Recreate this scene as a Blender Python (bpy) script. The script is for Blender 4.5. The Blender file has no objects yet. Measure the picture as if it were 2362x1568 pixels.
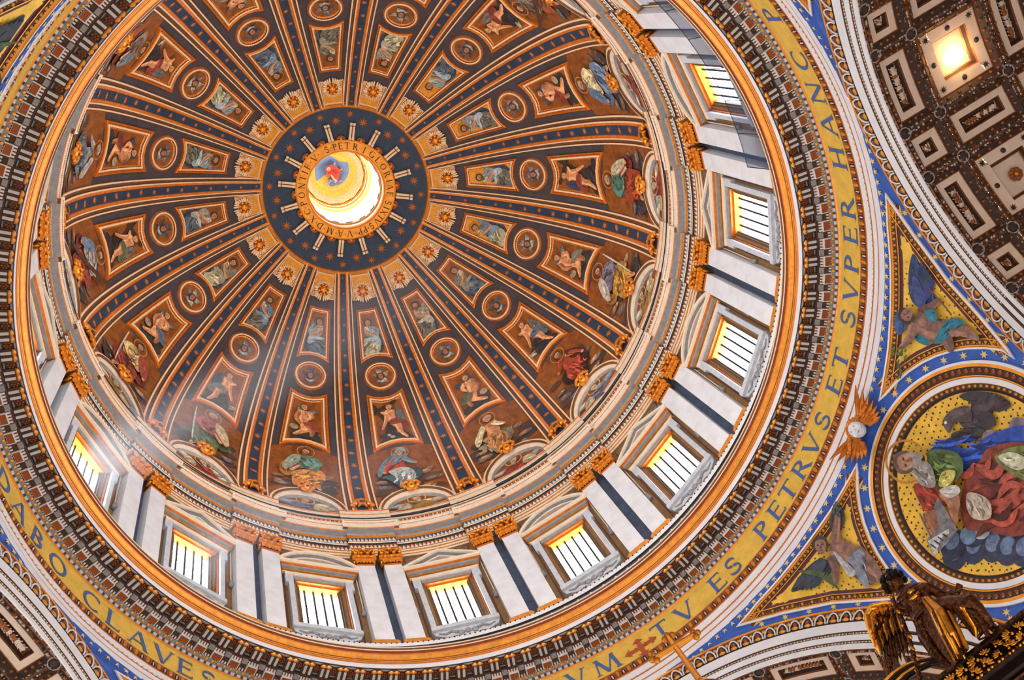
import bpy, math, random
from math import sin, cos, pi, radians, degrees, hypot, atan2
from mathutils import Matrix, Vector
S = bpy.context.scene
COL = S.collection
rng = random.Random(7)

# ------------------------------------------------------------------ camera, sky, light, exposure
cd = bpy.data.cameras.new('camera'); cam = bpy.data.objects.new('camera', cd); COL.objects.link(cam)
R_ = [(0.9709172, 0.00897776, -0.23924713), (-0.07217571, 0.96378204, -0.25673885), (0.22827715, 0.26654, 0.93640054)]
CAMP = Vector((-9.2487454, -13.35775146, 0.0)); FPX = 2600.0871
cam.matrix_world = Matrix(((R_[0][0], -R_[1][0], -R_[2][0], CAMP.x), (R_[0][1], -R_[1][1], -R_[2][1], CAMP.y),
                           (R_[0][2], -R_[1][2], -R_[2][2], CAMP.z), (0, 0, 0, 1)))
cd.sensor_fit = 'HORIZONTAL'; cd.sensor_width = 36; cd.lens = FPX / 2362 * 36; cd.clip_end = 500; cd.clip_start = .1
S.camera = cam
def seen(p, m=40):
    d = Vector(p) - CAMP
    z = d.dot(Vector(R_[2]))
    x = FPX * d.dot(Vector(R_[0])) / z + 1181; y = FPX * d.dot(Vector(R_[1])) / z + 784
    return -m < x < 2362 + m and -m < y < 1568 + m
S.view_settings.view_transform = 'Standard'; S.view_settings.look = 'None'
S.view_settings.gamma = 1; S.view_settings.use_curve_mapping = False
S.view_settings.exposure = 0.0
w = bpy.data.worlds.new('sky'); S.world = w; w.use_nodes = True
nt = w.node_tree; bg = nt.nodes['Background']
bg.inputs[0].default_value = (0.86, 0.92, 1.0, 1); bg.inputs[1].default_value = 25.0
try:
    S.cycles.max_bounces = 5; S.cycles.diffuse_bounces = 3; S.cycles.glossy_bounces = 2; S.cycles.transparent_max_bounces = 6
    S.cycles.transmission_bounces = 2; S.cycles.caustics_reflective = False; S.cycles.caustics_refractive = False
    S.cycles.sample_clamp_indirect = 4; S.cycles.use_denoising = True; S.cycles.use_adaptive_sampling = True; S.cycles.adaptive_threshold = .025
except Exception: pass
def area(name, loc, aim, sx, sy, power, col):
    l = bpy.data.lights.new(name, 'AREA'); l.shape = 'RECTANGLE'; l.size = sx; l.size_y = sy; l.energy = power; l.color = col
    o = bpy.data.objects.new(name, l); COL.objects.link(o)
    d = Vector(aim) - Vector(loc)
    o.matrix_world = Matrix.Translation(loc) @ d.to_track_quat('-Z', 'Y').to_matrix().to_4x4()
    return o
PSI = -17.0856
CARD = [61.66, 151.66, 241.66, 331.66]          # axes of the four arms
# added fill panels standing in for daylight off the floor and from the arms
area('floor_fill', (0, 0, -1.4), (0, 0, 50), 44, 44, 8800, (1.0, .98, .96))
for a, k in zip(CARD, (.9, 1.6, 1.2, .2)):
    ca, sa = cos(radians(a)), sin(radians(a))
    area('arm_fill', (44 * ca, 44 * sa, 20), (0, 0, 46), 20, 24, 4000 * k, (.95, .98, 1.0))
# the lamps that stand on the upper gallery and light the vault from its foot
for k in range(8):
    a = radians(PSI + 11.25 + 45 * k)
    area('vault_lamp', (17.6 * cos(a), 17.6 * sin(a), 73.4), (-3 * cos(a), -3 * sin(a), 96), 1.6, .6, 420, (1.0, .86, .66))

# floodlights on the walkway of the great cornice, warm, aimed at the entablature across the drum
for k in range(16):
    a = radians(PSI + 22.5 * k)
    area('walkway_lamp', (19.2 * cos(a), 19.2 * sin(a), 54.7), (-14 * cos(a), -14 * sin(a), 73.5), 1.4, .6, 230, (1.0, .87, .7))
# ------------------------------------------------------------------ materials
def lin(c): return tuple(((x / 255) / 12.92 if x <= 10 else (((x / 255) + .055) / 1.055) ** 2.4) for x in c)
MATS = {}
def mat(name, col, rough=.55, metal=0.0, noise=None, dots=None, bump=0, attr=False):
    m = bpy.data.materials.new(name); m.use_nodes = True; MATS[name] = m
    t = m.node_tree; b = t.nodes['Principled BSDF']; L = t.links.new
    c = lin(col); b.inputs['Base Color'].default_value = (*c, 1); b.inputs['Roughness'].default_value = rough; b.inputs['Metallic'].default_value = metal
    src = None
    if attr:
        a = t.nodes.new('ShaderNodeVertexColor'); a.layer_name = 'Col'; src = a.outputs['Color']
    tc = t.nodes.new('ShaderNodeTexCoord') if (noise or dots or bump) else None
    if noise:
        n = t.nodes.new('ShaderNodeTexNoise'); n.inputs['Scale'].default_value = noise[0]; n.inputs['Detail'].default_value = 4; n.inputs['Roughness'].default_value = .65
        L(tc.outputs['Object'], n.inputs['Vector'])
        r = t.nodes.new('ShaderNodeMapRange'); r.inputs['From Min'].default_value = .3; r.inputs['From Max'].default_value = .7
        r.inputs['To Min'].default_value = 1 - noise[1]; r.inputs['To Max'].default_value = 1 + noise[1]
        L(n.outputs['Fac'], r.inputs['Value'])
        v = t.nodes.new('ShaderNodeVectorMath'); v.operation = 'SCALE'; L(r.outputs[0], v.inputs['Scale'])
        if src: L(src, v.inputs[0])
        else: v.inputs[0].default_value = c
        src = v.outputs[0]
    if dots:
        vo = t.nodes.new('ShaderNodeTexVoronoi'); vo.inputs['Scale'].default_value = dots[0]; vo.inputs['Randomness'].default_value = dots[3]
        L(tc.outputs['Object'], vo.inputs['Vector'])
        r = t.nodes.new('ShaderNodeMapRange'); r.inputs['From Min'].default_value = dots[1] - .04; r.inputs['From Max'].default_value = dots[1] + .04
        L(vo.outputs['Distance'], r.inputs['Value'])
        x = t.nodes.new('ShaderNodeMix'); x.data_type = 'RGBA'; L(r.outputs[0], x.inputs['Factor'])
        x.inputs[6].default_value = (*lin(dots[2]), 1)
        if src: L(src, x.inputs[7])
        else: x.inputs[7].default_value = (*c, 1)
        src = x.outputs[2]
    if src: L(src, b.inputs['Base Color'])
    if bump:
        n2 = t.nodes.new('ShaderNodeTexNoise'); n2.inputs['Scale'].default_value = bump; L(tc.outputs['Object'], n2.inputs['Vector'])
        bp = t.nodes.new('ShaderNodeBump'); bp.inputs['Strength'].default_value = .5; bp.inputs['Distance'].default_value = .1
        L(n2.outputs['Fac'], bp.inputs['Height']); L(bp.outputs[0], b.inputs['Normal'])
    return m
mat('umber_stone', (98, 74, 52), .6, 0, (3, .2))
mat('umber', (66, 57, 64), .7, 0, (1.2, .28))
mat('gilt', (222, 122, 34), .38, .35, (2.5, .22))
mat('egg_gold', (212, 146, 58), .4, .3, (3, .25))
mat('wing_gold', (196, 112, 34), .32, .6, (4, .3))
mat('gilt_dark', (138, 60, 14), .4, .35, (2.5, .22))
mat('gilt_bright', (238, 158, 60), .33, .45, (3, .2))
mat('gilt_relief', (242, 152, 50), .32, .5, (4, .25))
mat('cream', (240, 206, 168), .6, 0, (3, .1))
mat('cream_pale', (238, 222, 200), .6, 0, (3, .1))
mat('brown_band', (110, 68, 42), .7, 0, (3, .2))
mat('night', (34, 52, 78), .65, 0, (2.2, .3))
mat('star_gold', (196, 112, 44), .5, .2, (6, .25))
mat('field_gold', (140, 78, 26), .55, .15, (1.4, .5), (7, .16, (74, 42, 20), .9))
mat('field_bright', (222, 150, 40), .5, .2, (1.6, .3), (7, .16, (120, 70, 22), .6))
mat('paint', (128, 128, 128), .65, 0, (3.2, .5), None, 0, True)
mat('paint_fine', (128, 128, 128), .6, 0, (7, .35), None, 0, True)
mat('stone', (232, 214, 196), .6, 0, (2, .12))
mat('stone_carved', (196, 202, 212), .6, 0, (3, .15))
mat('stone_pale', (206, 204, 204), .6, 0, (3, .1))
mat('stone_white', (232, 232, 236), .55, 0, (1.1, .06))
mat('marble', (224, 226, 232), .4, 0, (.9, .1))
mat('stone_grey', (150, 148, 150), .65, 0, (3, .2))
mat('stone_brown', (142, 108, 66), .6, 0, (2, .25))
mat('porphyry', (94, 52, 52), .5, 0, (5, .25))
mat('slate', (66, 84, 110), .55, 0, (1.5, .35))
mat('frieze_gold', (234, 190, 80), .5, .15, (1.6, .14), (9, .12, (170, 122, 40), .9))
mat('letter_blue', (66, 94, 158), .6, 0, (4, .15))
mat('letter_red', (176, 70, 36), .6, 0, (4, .15))
mat('letter_black', (40, 24, 12), .6)
mat('dark_brown', (78, 50, 34), .7, 0, (4, .3))
mat('russet', (150, 76, 26), .6, .1, (5, .2))
mat('black', (30, 26, 26), .7)
mat('azure', (44, 88, 178), .5, 0, (1.6, .22))
mat('star_pale', (232, 202, 120), .5, .1)
mat('mosaic_gold', (238, 190, 66), .42, .2, (1.5, .2), (3.4, .17, (104, 70, 26), .35))
mat('maroon', (88, 40, 48), .6, 0, (4, .2))
mat('coffer_ground', (82, 56, 46), .7, .1, (5, .5), (4.2, .24, (150, 96, 50), 1))
mat('coffer_border', (212, 186, 166), .6, 0, (2, .08))
mat('coffer_dark', (56, 36, 28), .7, .1, (6, .4))
mat('coffer_gilt', (140, 78, 32), .45, .35, (6, .4))
mat('bronze', (84, 46, 20), .28, .85, (5, .5), None, 8)
mat('bronze_gilt_glint', (236, 156, 46), .28, .85, (4, .25), None, 2.5)
mat('bronze_dark', (34, 22, 16), .35, .8, (5, .4))
mat('gold_leaf', (214, 136, 36), .3, .75, (2, .12))
mat('ring_gold', (240, 154, 36), .45, .2, (1.5, .2))
mat('lantern_white', (244, 238, 226), .6)
mat('iron', (44, 44, 48), .6, .3)
mat('floor_marble', (190, 180, 168), .5, 0, (1, .2))
m = mat('lamp_glow', (255, 220, 150)); b = m.node_tree.nodes['Principled BSDF']
b.inputs['Emission Color'].default_value = (1, .74, .38, 1); b.inputs['Emission Strength'].default_value = 14
def transp(name, col, alpha, gloss):
    m = bpy.data.materials.new(name); m.use_nodes = True; MATS[name] = m; t = m.node_tree
    t.nodes.remove(t.nodes['Principled BSDF']); out = t.nodes['Material Output']
    tr = t.nodes.new('ShaderNodeBsdfTransparent'); g = t.nodes.new('ShaderNodeBsdfGlossy' if gloss else 'ShaderNodeBsdfDiffuse')
    g.inputs['Color'].default_value = (*lin(col), 1)
    if gloss: g.inputs['Roughness'].default_value = .1
    mx = t.nodes.new('ShaderNodeMixShader'); mx.inputs[0].default_value = alpha
    t.links.new(tr.outputs[0], mx.inputs[1]); t.links.new(g.outputs[0], mx.inputs[2]); t.links.new(mx.outputs[0], out.inputs['Surface'])
transp('glass', (255, 255, 255), .06, True)
transp('netting', (50, 62, 90), .55, False)

# ------------------------------------------------------------------ mesh helpers
class MB:
    def __init__(s): s.v = []; s.f = []; s.m = []; s.c = []; s.sm = []
    def face(s, idx, m, c=None, smooth=False): s.f.append(idx); s.m.append(m); s.c.append(c); s.sm.append(smooth)
    def quad(s, a, b, c, d, m, col=None):
        n = len(s.v); s.v += [tuple(a), tuple(b), tuple(c), tuple(d)]; s.face((n, n + 1, n + 2, n + 3), m, col)
    def strip(s, A, B, m, closed=False, col=None, smooth=False):
        n = len(s.v); k = len(A); s.v += [tuple(p) for p in A] + [tuple(p) for p in B]
        for i in range(k if closed else k - 1):
            j = (i + 1) % k; s.face((n + i, n + j, n + k + j, n + k + i), m, col, smooth)
    def fan(s, A, c, m, col=None):
        n = len(s.v); k = len(A); s.v += [tuple(p) for p in A] + [tuple(c)]
        for i in range(k): s.face((n + i, n + (i + 1) % k, n + k), m, col)
    def box(s, c, d, m, M=None):
        x, y, z = c; a, b, e = d[0] / 2, d[1] / 2, d[2] / 2; n = len(s.v)
        P = [Vector((x + i * a, y + j * b, z + k * e)) for i in (-1, 1) for j in (-1, 1) for k in (-1, 1)]
        if M: P = [M @ p for p in P]
        s.v += [tuple(p) for p in P]
        for f in ((0, 1, 3, 2), (4, 6, 7, 5), (0, 4, 5, 1), (2, 3, 7, 6), (0, 2, 6, 4), (1, 5, 7, 3)): s.face(tuple(n + i for i in f), m)
    def tube(s, pts, rad, m, n=8, cap=True, smooth=True):
        pts = [Vector(p) for p in pts]; rings = []
        for i, p in enumerate(pts):
            d = (pts[min(i + 1, len(pts) - 1)] - pts[max(i - 1, 0)]).normalized()
            a = d.orthogonal().normalized() if i == 0 else (a - d * a.dot(d)).normalized()
            b = d.cross(a); r = rad[i] if isinstance(rad, (list, tuple)) else rad
            rings.append([p + (a * cos(2 * pi * k / n) + b * sin(2 * pi * k / n)) * r for k in range(n)])
        for i in range(len(rings) - 1): s.strip(rings[i], rings[i + 1], m, True, None, smooth)
        if cap: s.fan(rings[0], pts[0], m); s.fan(rings[-1], pts[-1], m)
    def ball(s, c, r, m, nu=8, nv=5, M=None, smooth=True, lump=0):
        c = Vector(c); r = r if isinstance(r, (tuple, list)) else (r, r, r); rings = []
        for j in range(nv + 1):
            t = pi * j / nv; ring = []
            for i in range(nu):
                q = 1 + (rng.random() - .5) * lump if 0 < j < nv else 1
                p = Vector((r[0] * sin(t) * cos(2 * pi * i / nu) * q, r[1] * sin(t) * sin(2 * pi * i / nu) * q, r[2] * cos(t) * q))
                if M: p = M @ p
                ring.append(c + p)
            rings.append(ring)
        for j in range(nv): s.strip(rings[j], rings[j + 1], m, True, None, smooth)
    def extrude(s, poly, f0, f1, m, mside=None):
        """poly: 2D list, f0/f1 map (x,y) to 3D at the two ends"""
        A = [f0(*p) for p in poly]; B = [f1(*p) for p in poly]
        s.strip(A, B, mside or m, True)
        n = len(s.v); s.v += [tuple(p) for p in A]; s.face(tuple(range(n, n + len(A))), m)
        n = len(s.v); s.v += [tuple(p) for p in B]; s.face(tuple(range(n, n + len(A))), m)
    def mesh(s, name, M=None):
        me = bpy.data.meshes.new(name)
        v = s.v
        if M: v = [tuple(M @ Vector(p)) for p in v]
        me.from_pydata(v, [], s.f)
        names = list(dict.fromkeys(s.m)); ix = {n: i for i, n in enumerate(names)}
        for n in names: me.materials.append(MATS[n])
        me.polygons.foreach_set('material_index', [ix[n] for n in s.m])
        me.polygons.foreach_set('use_smooth', s.sm)
        if any(c is not None for c in s.c):
            at = me.color_attributes.new('Col', 'FLOAT_COLOR', 'CORNER'); buf = []
            for f, c in zip(s.f, s.c):
                buf += list((*(c or (.5, .5, .5)), 1)) * len(f)
            at.data.foreach_set('color', buf)
        me.update(); return me
I4 = Matrix.Identity(4)
def obj(name, me, parent=None, M=None, kind=None):
    """M is relative to the parent"""
    o = bpy.data.objects.new(name, me); COL.objects.link(o)
    if parent: o.parent = parent
    if M is not None: o.matrix_basis = M
    if kind: o['kind'] = kind
    return o
def part(name, mb, parent, kind=None, M=None): return obj(name, mb.mesh(name, M), parent, None, kind)
def tag(o, label, cat, group=None):
    o['label'] = label; o['category'] = cat
    if group: o['group'] = group
    return o
def struct(o): o['kind'] = 'structure'; return o
def Rz(deg): return Matrix.Rotation(radians(deg), 4, 'Z')
def copy_obj(o, parent=None, M=None):
    c = o.copy(); COL.objects.link(c)
    if parent: c.parent = parent
    if M is not None: c.matrix_basis = M
    return c
def copy_tree(root, M, label=None):
    r = copy_obj(root, None, M)
    if label: r['label'] = label
    for ch in root.children:
        c = copy_obj(ch, r)
        for g in ch.children: copy_obj(g, c)
    return r
def lathe(mb, prof, a0=0, a1=360, n=256, smooth=False):
    """prof: (R, z, material of the strip to the next row)"""
    full = abs(a1 - a0) >= 359.9; k = n if full else n + 1
    A = [radians(a0 + (a1 - a0) * i / n) for i in range(k)]
    for i in range(len(prof) - 1):
        r0, z0, m = prof[i]; r1, z1 = prof[i + 1][:2]
        mb.strip([(r0 * cos(a), r0 * sin(a), z0) for a in A], [(r1 * cos(a), r1 * sin(a), z1) for a in A], m, full, None, smooth)
# charts: (u, v, h) -> 3D, h rises from the surface towards the viewer
def resample(P, step):
    out = []
    for i, p in enumerate(P):
        q = P[(i + 1) % len(P)]; n = max(1, int(hypot(q[0] - p[0], q[1] - p[1]) / step))
        out += [(p[0] + (q[0] - p[0]) * k / n, p[1] + (q[1] - p[1]) * k / n) for k in range(n)]
    return out
def ccw(P):
    a = sum(P[i][0] * P[(i + 1) % len(P)][1] - P[(i + 1) % len(P)][0] * P[i][1] for i in range(len(P)))
    return P if a > 0 else P[::-1]
def inset(P, d):
    if d == 0: return P
    out = []; n = len(P)
    for i in range(n):
        a, b, c = P[i - 1], P[i], P[(i + 1) % n]
        e1 = Vector((b[0] - a[0], b[1] - a[1])); e2 = Vector((c[0] - b[0], c[1] - b[1]))
        if e1.length < 1e-9 or e2.length < 1e-9: out.append(b); continue
        e1.normalize(); e2.normalize()
        n1 = Vector((-e1.y, e1.x)); n2 = Vector((-e2.y, e2.x)); k = max(.25, 1 + n1.dot(n2)); q = (n1 + n2) / k * d
        out.append((b[0] + q.x, b[1] + q.y))
    return out
def cen(P): return (sum(p[0] for p in P) / len(P), sum(p[1] for p in P) / len(P))
def fillpoly(mb, chart, P, h, m, rings=(.66, .33), col=None):
    c = cen(P); prev = P
    for s_ in rings:
        cur = [(c[0] + (p[0] - c[0]) * s_, c[1] + (p[1] - c[1]) * s_) for p in P]
        mb.strip([chart(*p, h) for p in prev], [chart(*p, h) for p in cur], m, True, col); prev = cur
    mb.fan([chart(*p, h) for p in prev], chart(*c, h), m, col)
def nested(mb, chart, P, rows, fill=None, step=.7, rings=(.66, .33)):
    P = resample(ccw(P), step)
    for (d0, h0, m), (d1, h1, _) in zip(rows, rows[1:]):
        mb.strip([chart(*p, h0) for p in inset(P, d0)], [chart(*p, h1) for p in inset(P, d1)], m, True)
    if fill: fillpoly(mb, chart, inset(P, rows[-1][0]), rows[-1][1], fill, rings)
    return inset(P, rows[-1][0])
def circ(cx, cy, r, n=40, ry=None): return [(cx + r * cos(2 * pi * i / n), cy + (ry or r) * sin(2 * pi * i / n)) for i in range(n)]
def frame_at(chart, u, v, h=0, s=1, rot=0):
    e = .02; p = Vector(chart(u, v, h)); x = (Vector(chart(u + e, v, h)) - p).normalized(); y0 = Vector(chart(u, v + e, h)) - p
    z = x.cross(y0).normalized()
    if z.dot(Vector(chart(u, v, h + e)) - p) < 0: z = -z; x = -x
    y = z.cross(x)
    M = Matrix(((x.x, y.x, z.x, p.x), (x.y, y.y, z.y, p.y), (x.z, y.z, z.z, p.z), (0, 0, 0, 1)))
    return M @ Matrix.Rotation(rot, 4, 'Z') @ Matrix.Scale(s, 4)
def star_mesh(name, m, n=8, r=1, ri=.36, hgt=.18):
    mb = MB(); P = [((r if i % 2 == 0 else ri) * cos(pi * i / n), (r if i % 2 == 0 else ri) * sin(pi * i / n)) for i in range(2 * n)]
    mb.fan([(x, y, .02) for x, y in P], (0, 0, hgt), m); return mb.mesh(name)
STAR = star_mesh('star', 'star_gold'); STARP = star_mesh('star_pale', 'star_pale', 6, 1, .42)
# painted figures: thin layers of mosaic colour
def smooth_poly(P, n=4):
    out = []; k = len(P)
    for i in range(k):
        a, b, c, d = P[i - 1], P[i], P[(i + 1) % k], P[(i + 2) % k]
        for j in range(n):
            t = j / n
            out.append(tuple(.5 * ((2 * b[q]) + (-a[q] + c[q]) * t + (2 * a[q] - 5 * b[q] + 4 * c[q] - d[q]) * t * t + (-a[q] + 3 * b[q] - 3 * c[q] + d[q]) * t ** 3) for q in (0, 1)))
    return out
class Paint:
    def __init__(s, chart, h=.03, dh=.0025, m='paint'): s.mb = MB(); s.ch = chart; s.h = h; s.dh = dh; s.m = m
    def poly(s, P, col, sm=True):
        P = smooth_poly(P) if sm else P
        c = cen(P); s.h += s.dh
        co = col if max(col) <= 1 and isinstance(col[0], float) else lin(col)
        big = max(hypot(p[0] - c[0], p[1] - c[1]) for p in P)
        if big > .35: fillpoly(s.mb, s.ch, P, s.h, s.m, (.5,) if big < .9 else (.7, .4), co)
        else: s.mb.fan([s.ch(*p, s.h) for p in P], s.ch(*c, s.h), s.m, co)
    def cloth(s, P, col, folds=6, light=1.7, dark=.4):
        s.poly(P, col); c = cen(P); c0 = lin(col); xs = [p[0] for p in P]; ys = [p[1] for p in P]
        far = max(P, key=lambda p: (p[0] - c[0]) ** 2 + (p[1] - c[1]) ** 2); ax = Vector((far[0] - c[0], far[1] - c[1])); L = ax.length or 1; ax /= L; pe = Vector((-ax.y, ax.x))
        W = max(abs((p[0] - c[0]) * pe.x + (p[1] - c[1]) * pe.y) for p in P)
        n = int(folds * (1.6 if W < .5 else 2.4))
        for i in range(n):
            k = (light if i % 2 else dark) * rng.uniform(.75, 1.25)
            o = rng.uniform(-.7, .7) * W; q = rng.uniform(-.4, .4) * L; l = rng.uniform(.2, .42) * L * (1 - abs(o) / W * .5); wd = rng.uniform(.04, .1) * W
            b = rng.uniform(-.3, .3) * W
            m_ = lambda t, e: (c[0] + ax.x * (q + t * l) + pe.x * (o + e + b * t * t), c[1] + ax.y * (q + t * l) + pe.y * (o + e + b * t * t))
            s.poly([m_(-1, 0), m_(-.4, wd), m_(.4, wd), m_(1, 0), m_(.4, -wd * .4), m_(-.4, -wd * .4)], tuple(min(1., x * k) for x in c0))
    def disc(s, x, y, r, col, ry=None, n=14): s.poly(circ(x, y, r, n, ry), col, False)
    def ring(s, x, y, r, wd, col):
        s.h += s.dh; P = circ(x, y, r, 20); Q = circ(x, y, r - wd, 20)
        s.mb.strip([s.ch(*p, s.h) for p in P], [s.ch(*p, s.h) for p in Q], s.m, True, lin(col))
    def limb(s, pts, r, col, light=True):
        L_ = []; R2 = []
        for i, p in enumerate(pts):
            a = pts[max(0, i - 1)]; b = pts[min(len(pts) - 1, i + 1)]; d = Vector((b[0] - a[0], b[1] - a[1])); d.normalize()
            rr = r[i] if isinstance(r, (list, tuple)) else r
            L_.append((p[0] - d.y * rr, p[1] + d.x * rr)); R2.append((p[0] + d.y * rr, p[1] - d.x * rr))
        s.poly(L_ + R2[::-1], col)
        if light:
            c = lin(col); s.poly([(.65 * a[0] + .35 * b[0], .65 * a[1] + .35 * b[1]) for a, b in zip(L_, R2)] + [(.9 * a[0] + .1 * b[0], .9 * a[1] + .1 * b[1]) for a, b in zip(L_, R2)][::-1], tuple(min(1., x * 1.6) for x in c))
    def head(s, x, y, r, ang=0, hair=(60, 40, 26), skin=(196, 140, 96), halo=None, beard=None):
        ca, sa = cos(ang), sin(ang); T = lambda a, b: (x + (a * ca - b * sa) * r, y + (a * sa + b * ca) * r)
        if halo: s.ring(x, y, r * 2.0, r * .22, halo)
        s.poly([T(*p) for p in ((-1.05, .1), (-.8, .95), (0, 1.25), (.8, .95), (1.05, .1), (.7, -.6), (0, -.5), (-.7, -.6))], hair)
        s.poly([T(*p) for p in ((-.72, .3), (-.4, .75), (.4, .75), (.72, .3), (.6, -.5), (0, -1.1), (-.6, -.5))], skin)
        if beard: s.poly([T(*p) for p in ((-.66, -.2), (0, -.45), (.66, -.2), (.5, -1.1), (0, -1.7), (-.5, -1.1))], beard)
        for q in (-.3, .3): s.poly([T(q - .18, .16), T(q, .26), T(q + .18, .16), T(q, .06)], (50, 30, 24))
        s.poly([T(-.06, .15), T(.1, -.3), T(-.14, -.3)], tuple(int(k * .7) for k in skin)); s.poly([T(-.24, -.52), T(0, -.46), T(.24, -.52), T(0, -.62)], (140, 60, 50))
    def wing(s, x, y, L, ang, col, flip=1, n=7):
        c = lin(col)
        for i in range(n):
            a = ang + flip * (i / n) * .75; l = L * (1 - .45 * i / n)
            d = Vector((cos(a), sin(a))); e = Vector((-d.y, d.x)) * L * .09
            s.poly([(x, y), (x + d.x * l * .5 + e.x, y + d.y * l * .5 + e.y), (x + d.x * l, y + d.y * l), (x + d.x * l * .5 - e.x, y + d.y * l * .5 - e.y)], tuple(min(1., k * rng.uniform(.6, 1.5)) for k in c))
        d = Vector((cos(ang), sin(ang))); e = Vector((-d.y, d.x)) * L * .12
        s.poly([(x - e.x, y - e.y), (x + d.x * L * .6 - e.x * 1.2, y + d.y * L * .6 - e.y * 1.2), (x + d.x * L * .5 + e.x * .2, y + d.y * L * .5 + e.y * .2), (x + e.x, y + e.y)], tuple(min(1., k * 1.5) for k in c))
    def clouds(s, x0, x1, y, r, n, cols):
        for i in range(n):
            xx = x0 + (x1 - x0) * (i + rng.random()) / n; yy = y + rng.uniform(-r, r) * .6; rr = r * rng.uniform(.6, 1.2); c = rng.choice(cols)
            s.disc(xx, yy, rr * 1.4, c, rr * .8); s.disc(xx - rr * .2, yy + rr * .2, rr * .9, tuple(min(255, int(k * 1.35)) for k in c), rr * .45)

def haze(name, density, col):
    """haze volume for a shaped light shaft, its density fading away from the window"""
    m = bpy.data.materials.new(name); m.use_nodes = True; MATS[name] = m; t = m.node_tree; t.nodes.remove(t.nodes['Principled BSDF'])
    v = t.nodes.new('ShaderNodeVolumeScatter'); v.inputs['Color'].default_value = (*col, 1); v.inputs['Anisotropy'].default_value = .3
    tc = t.nodes.new('ShaderNodeTexCoord'); sp = t.nodes.new('ShaderNodeSeparateXYZ'); mr = t.nodes.new('ShaderNodeMapRange')
    mr.inputs['From Min'].default_value = 0; mr.inputs['From Max'].default_value = 24; mr.inputs['To Min'].default_value = density; mr.inputs['To Max'].default_value = 0
    t.links.new(tc.outputs['Object'], sp.inputs[0]); t.links.new(sp.outputs['X'], mr.inputs['Value']); t.links.new(mr.outputs[0], v.inputs['Density']); t.links.new(v.outputs[0], t.nodes['Material Output'].inputs['Volume'])
haze('shaft_haze', .045, (.86, .92, 1)); haze('shaft_haze_thin', .018, (.86, .92, 1))
# ------------------------------------------------------------------ the dome
def rho(ph): return 20.66 + .9 * (max(ph, 0) / 1.234) ** 3.6
def dome(u, v, h):
    """chart of the dome about azimuth 0: u metres sideways, v degrees above the springing"""
    ph = radians(v); q = rho(ph) - h; r = q * cos(ph); a = u / max(r, 1)
    return (r * cos(a), r * sin(a), 77.2 + q * sin(ph))
MV = 1 / 20.7 * 180 / pi                      # degrees per metre along the meridian
def domem(u, v, h): return dome(u, v * MV, h)  # the same with v in metres
NUM = 'twelve one two three four five six seven eight nine ten eleven twelve'.split()
def CLOCK(az):
    t = int(round((((az + 90) / 30) % 12) * 12)) * 5 % 720; h, m = t // 60, t % 60
    w = {0: "%s o'clock", 5: 'five past %s', 10: 'ten past %s', 15: 'quarter past %s', 20: 'twenty past %s', 25: 'five before half past %s', 30: 'half past %s'}
    if m <= 30: return w[m] % NUM[h]
    return {35: 'five after half past %s' % NUM[h], 40: 'twenty to %s' % NUM[h + 1], 45: 'quarter to %s' % NUM[h + 1], 50: 'ten to %s' % NUM[h + 1], 55: 'five to %s' % NUM[h + 1]}[m]
# ceiling shell
mb = MB()
nphi = 40; phs = [-6.2 + (70.9 + 6.2) * i / nphi for i in range(nphi + 1)]
rows = [dome(0, p, 0) for p in phs]
lathe(mb, [(p[0], p[2], 'umber') for p in rows], n=192)
ceiling = struct(part('ceiling', mb, None))
# ribs
def ribw(v): t = max(0, v) / 70.9; return 1.06 - .1 * t - .36 * t * t
PROF = [(-1.12, 0, 'cream'), (-1.12, .14, 'cream'), (-1.0, .16, 'brown_band'), (-.95, .06, 'brown_band'), (-.77, .06, 'brown_band'), (-.72, .2, 'cream'), (-.6, .24, 'gilt'), (-.58, .2, 'gilt'), (-.4, .2, 'gilt'), (-.36, .14, 'night'),
        (.36, .14, 'gilt'), (.4, .2, 'gilt'), (.58, .2, 'gilt'), (.6, .24, 'cream'), (.72, .2, 'brown_band'), (.77, .06, 'brown_band'), (.95, .06, 'brown_band'), (1.0, .16, 'cream'), (1.12, .14, 'cream'), (1.12, 0, 'cream')]
mb = MB(); vs = [-4.4 + 74.9 * i / 44 for i in range(45)]
for (u0, h0, m), (u1, h1, _) in zip(PROF, PROF[1:]):
    mb.strip([dome(u0 * ribw(v), v, h0) for v in vs], [dome(u1 * ribw(v), v, h1) for v in vs], m)
rib_me = mb.mesh('rib')
for k in range(16):
    rb = obj('rib', rib_me, ceiling, Rz(PSI + 22.5 * k))
    for i in range(17):
        v = 3.2 + 66 * (i / 16) ** .94
        obj('star', STAR, rb, frame_at(dome, .04 * (-1) ** i, v, .15, .3 * ribw(v) ** 1.5) @ Matrix.Diagonal((1, 1 + .6 * max(0, 1 - v / 50), 1, 1)) @ Matrix.Rotation(rng.random(), 4, 'Z'))
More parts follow.
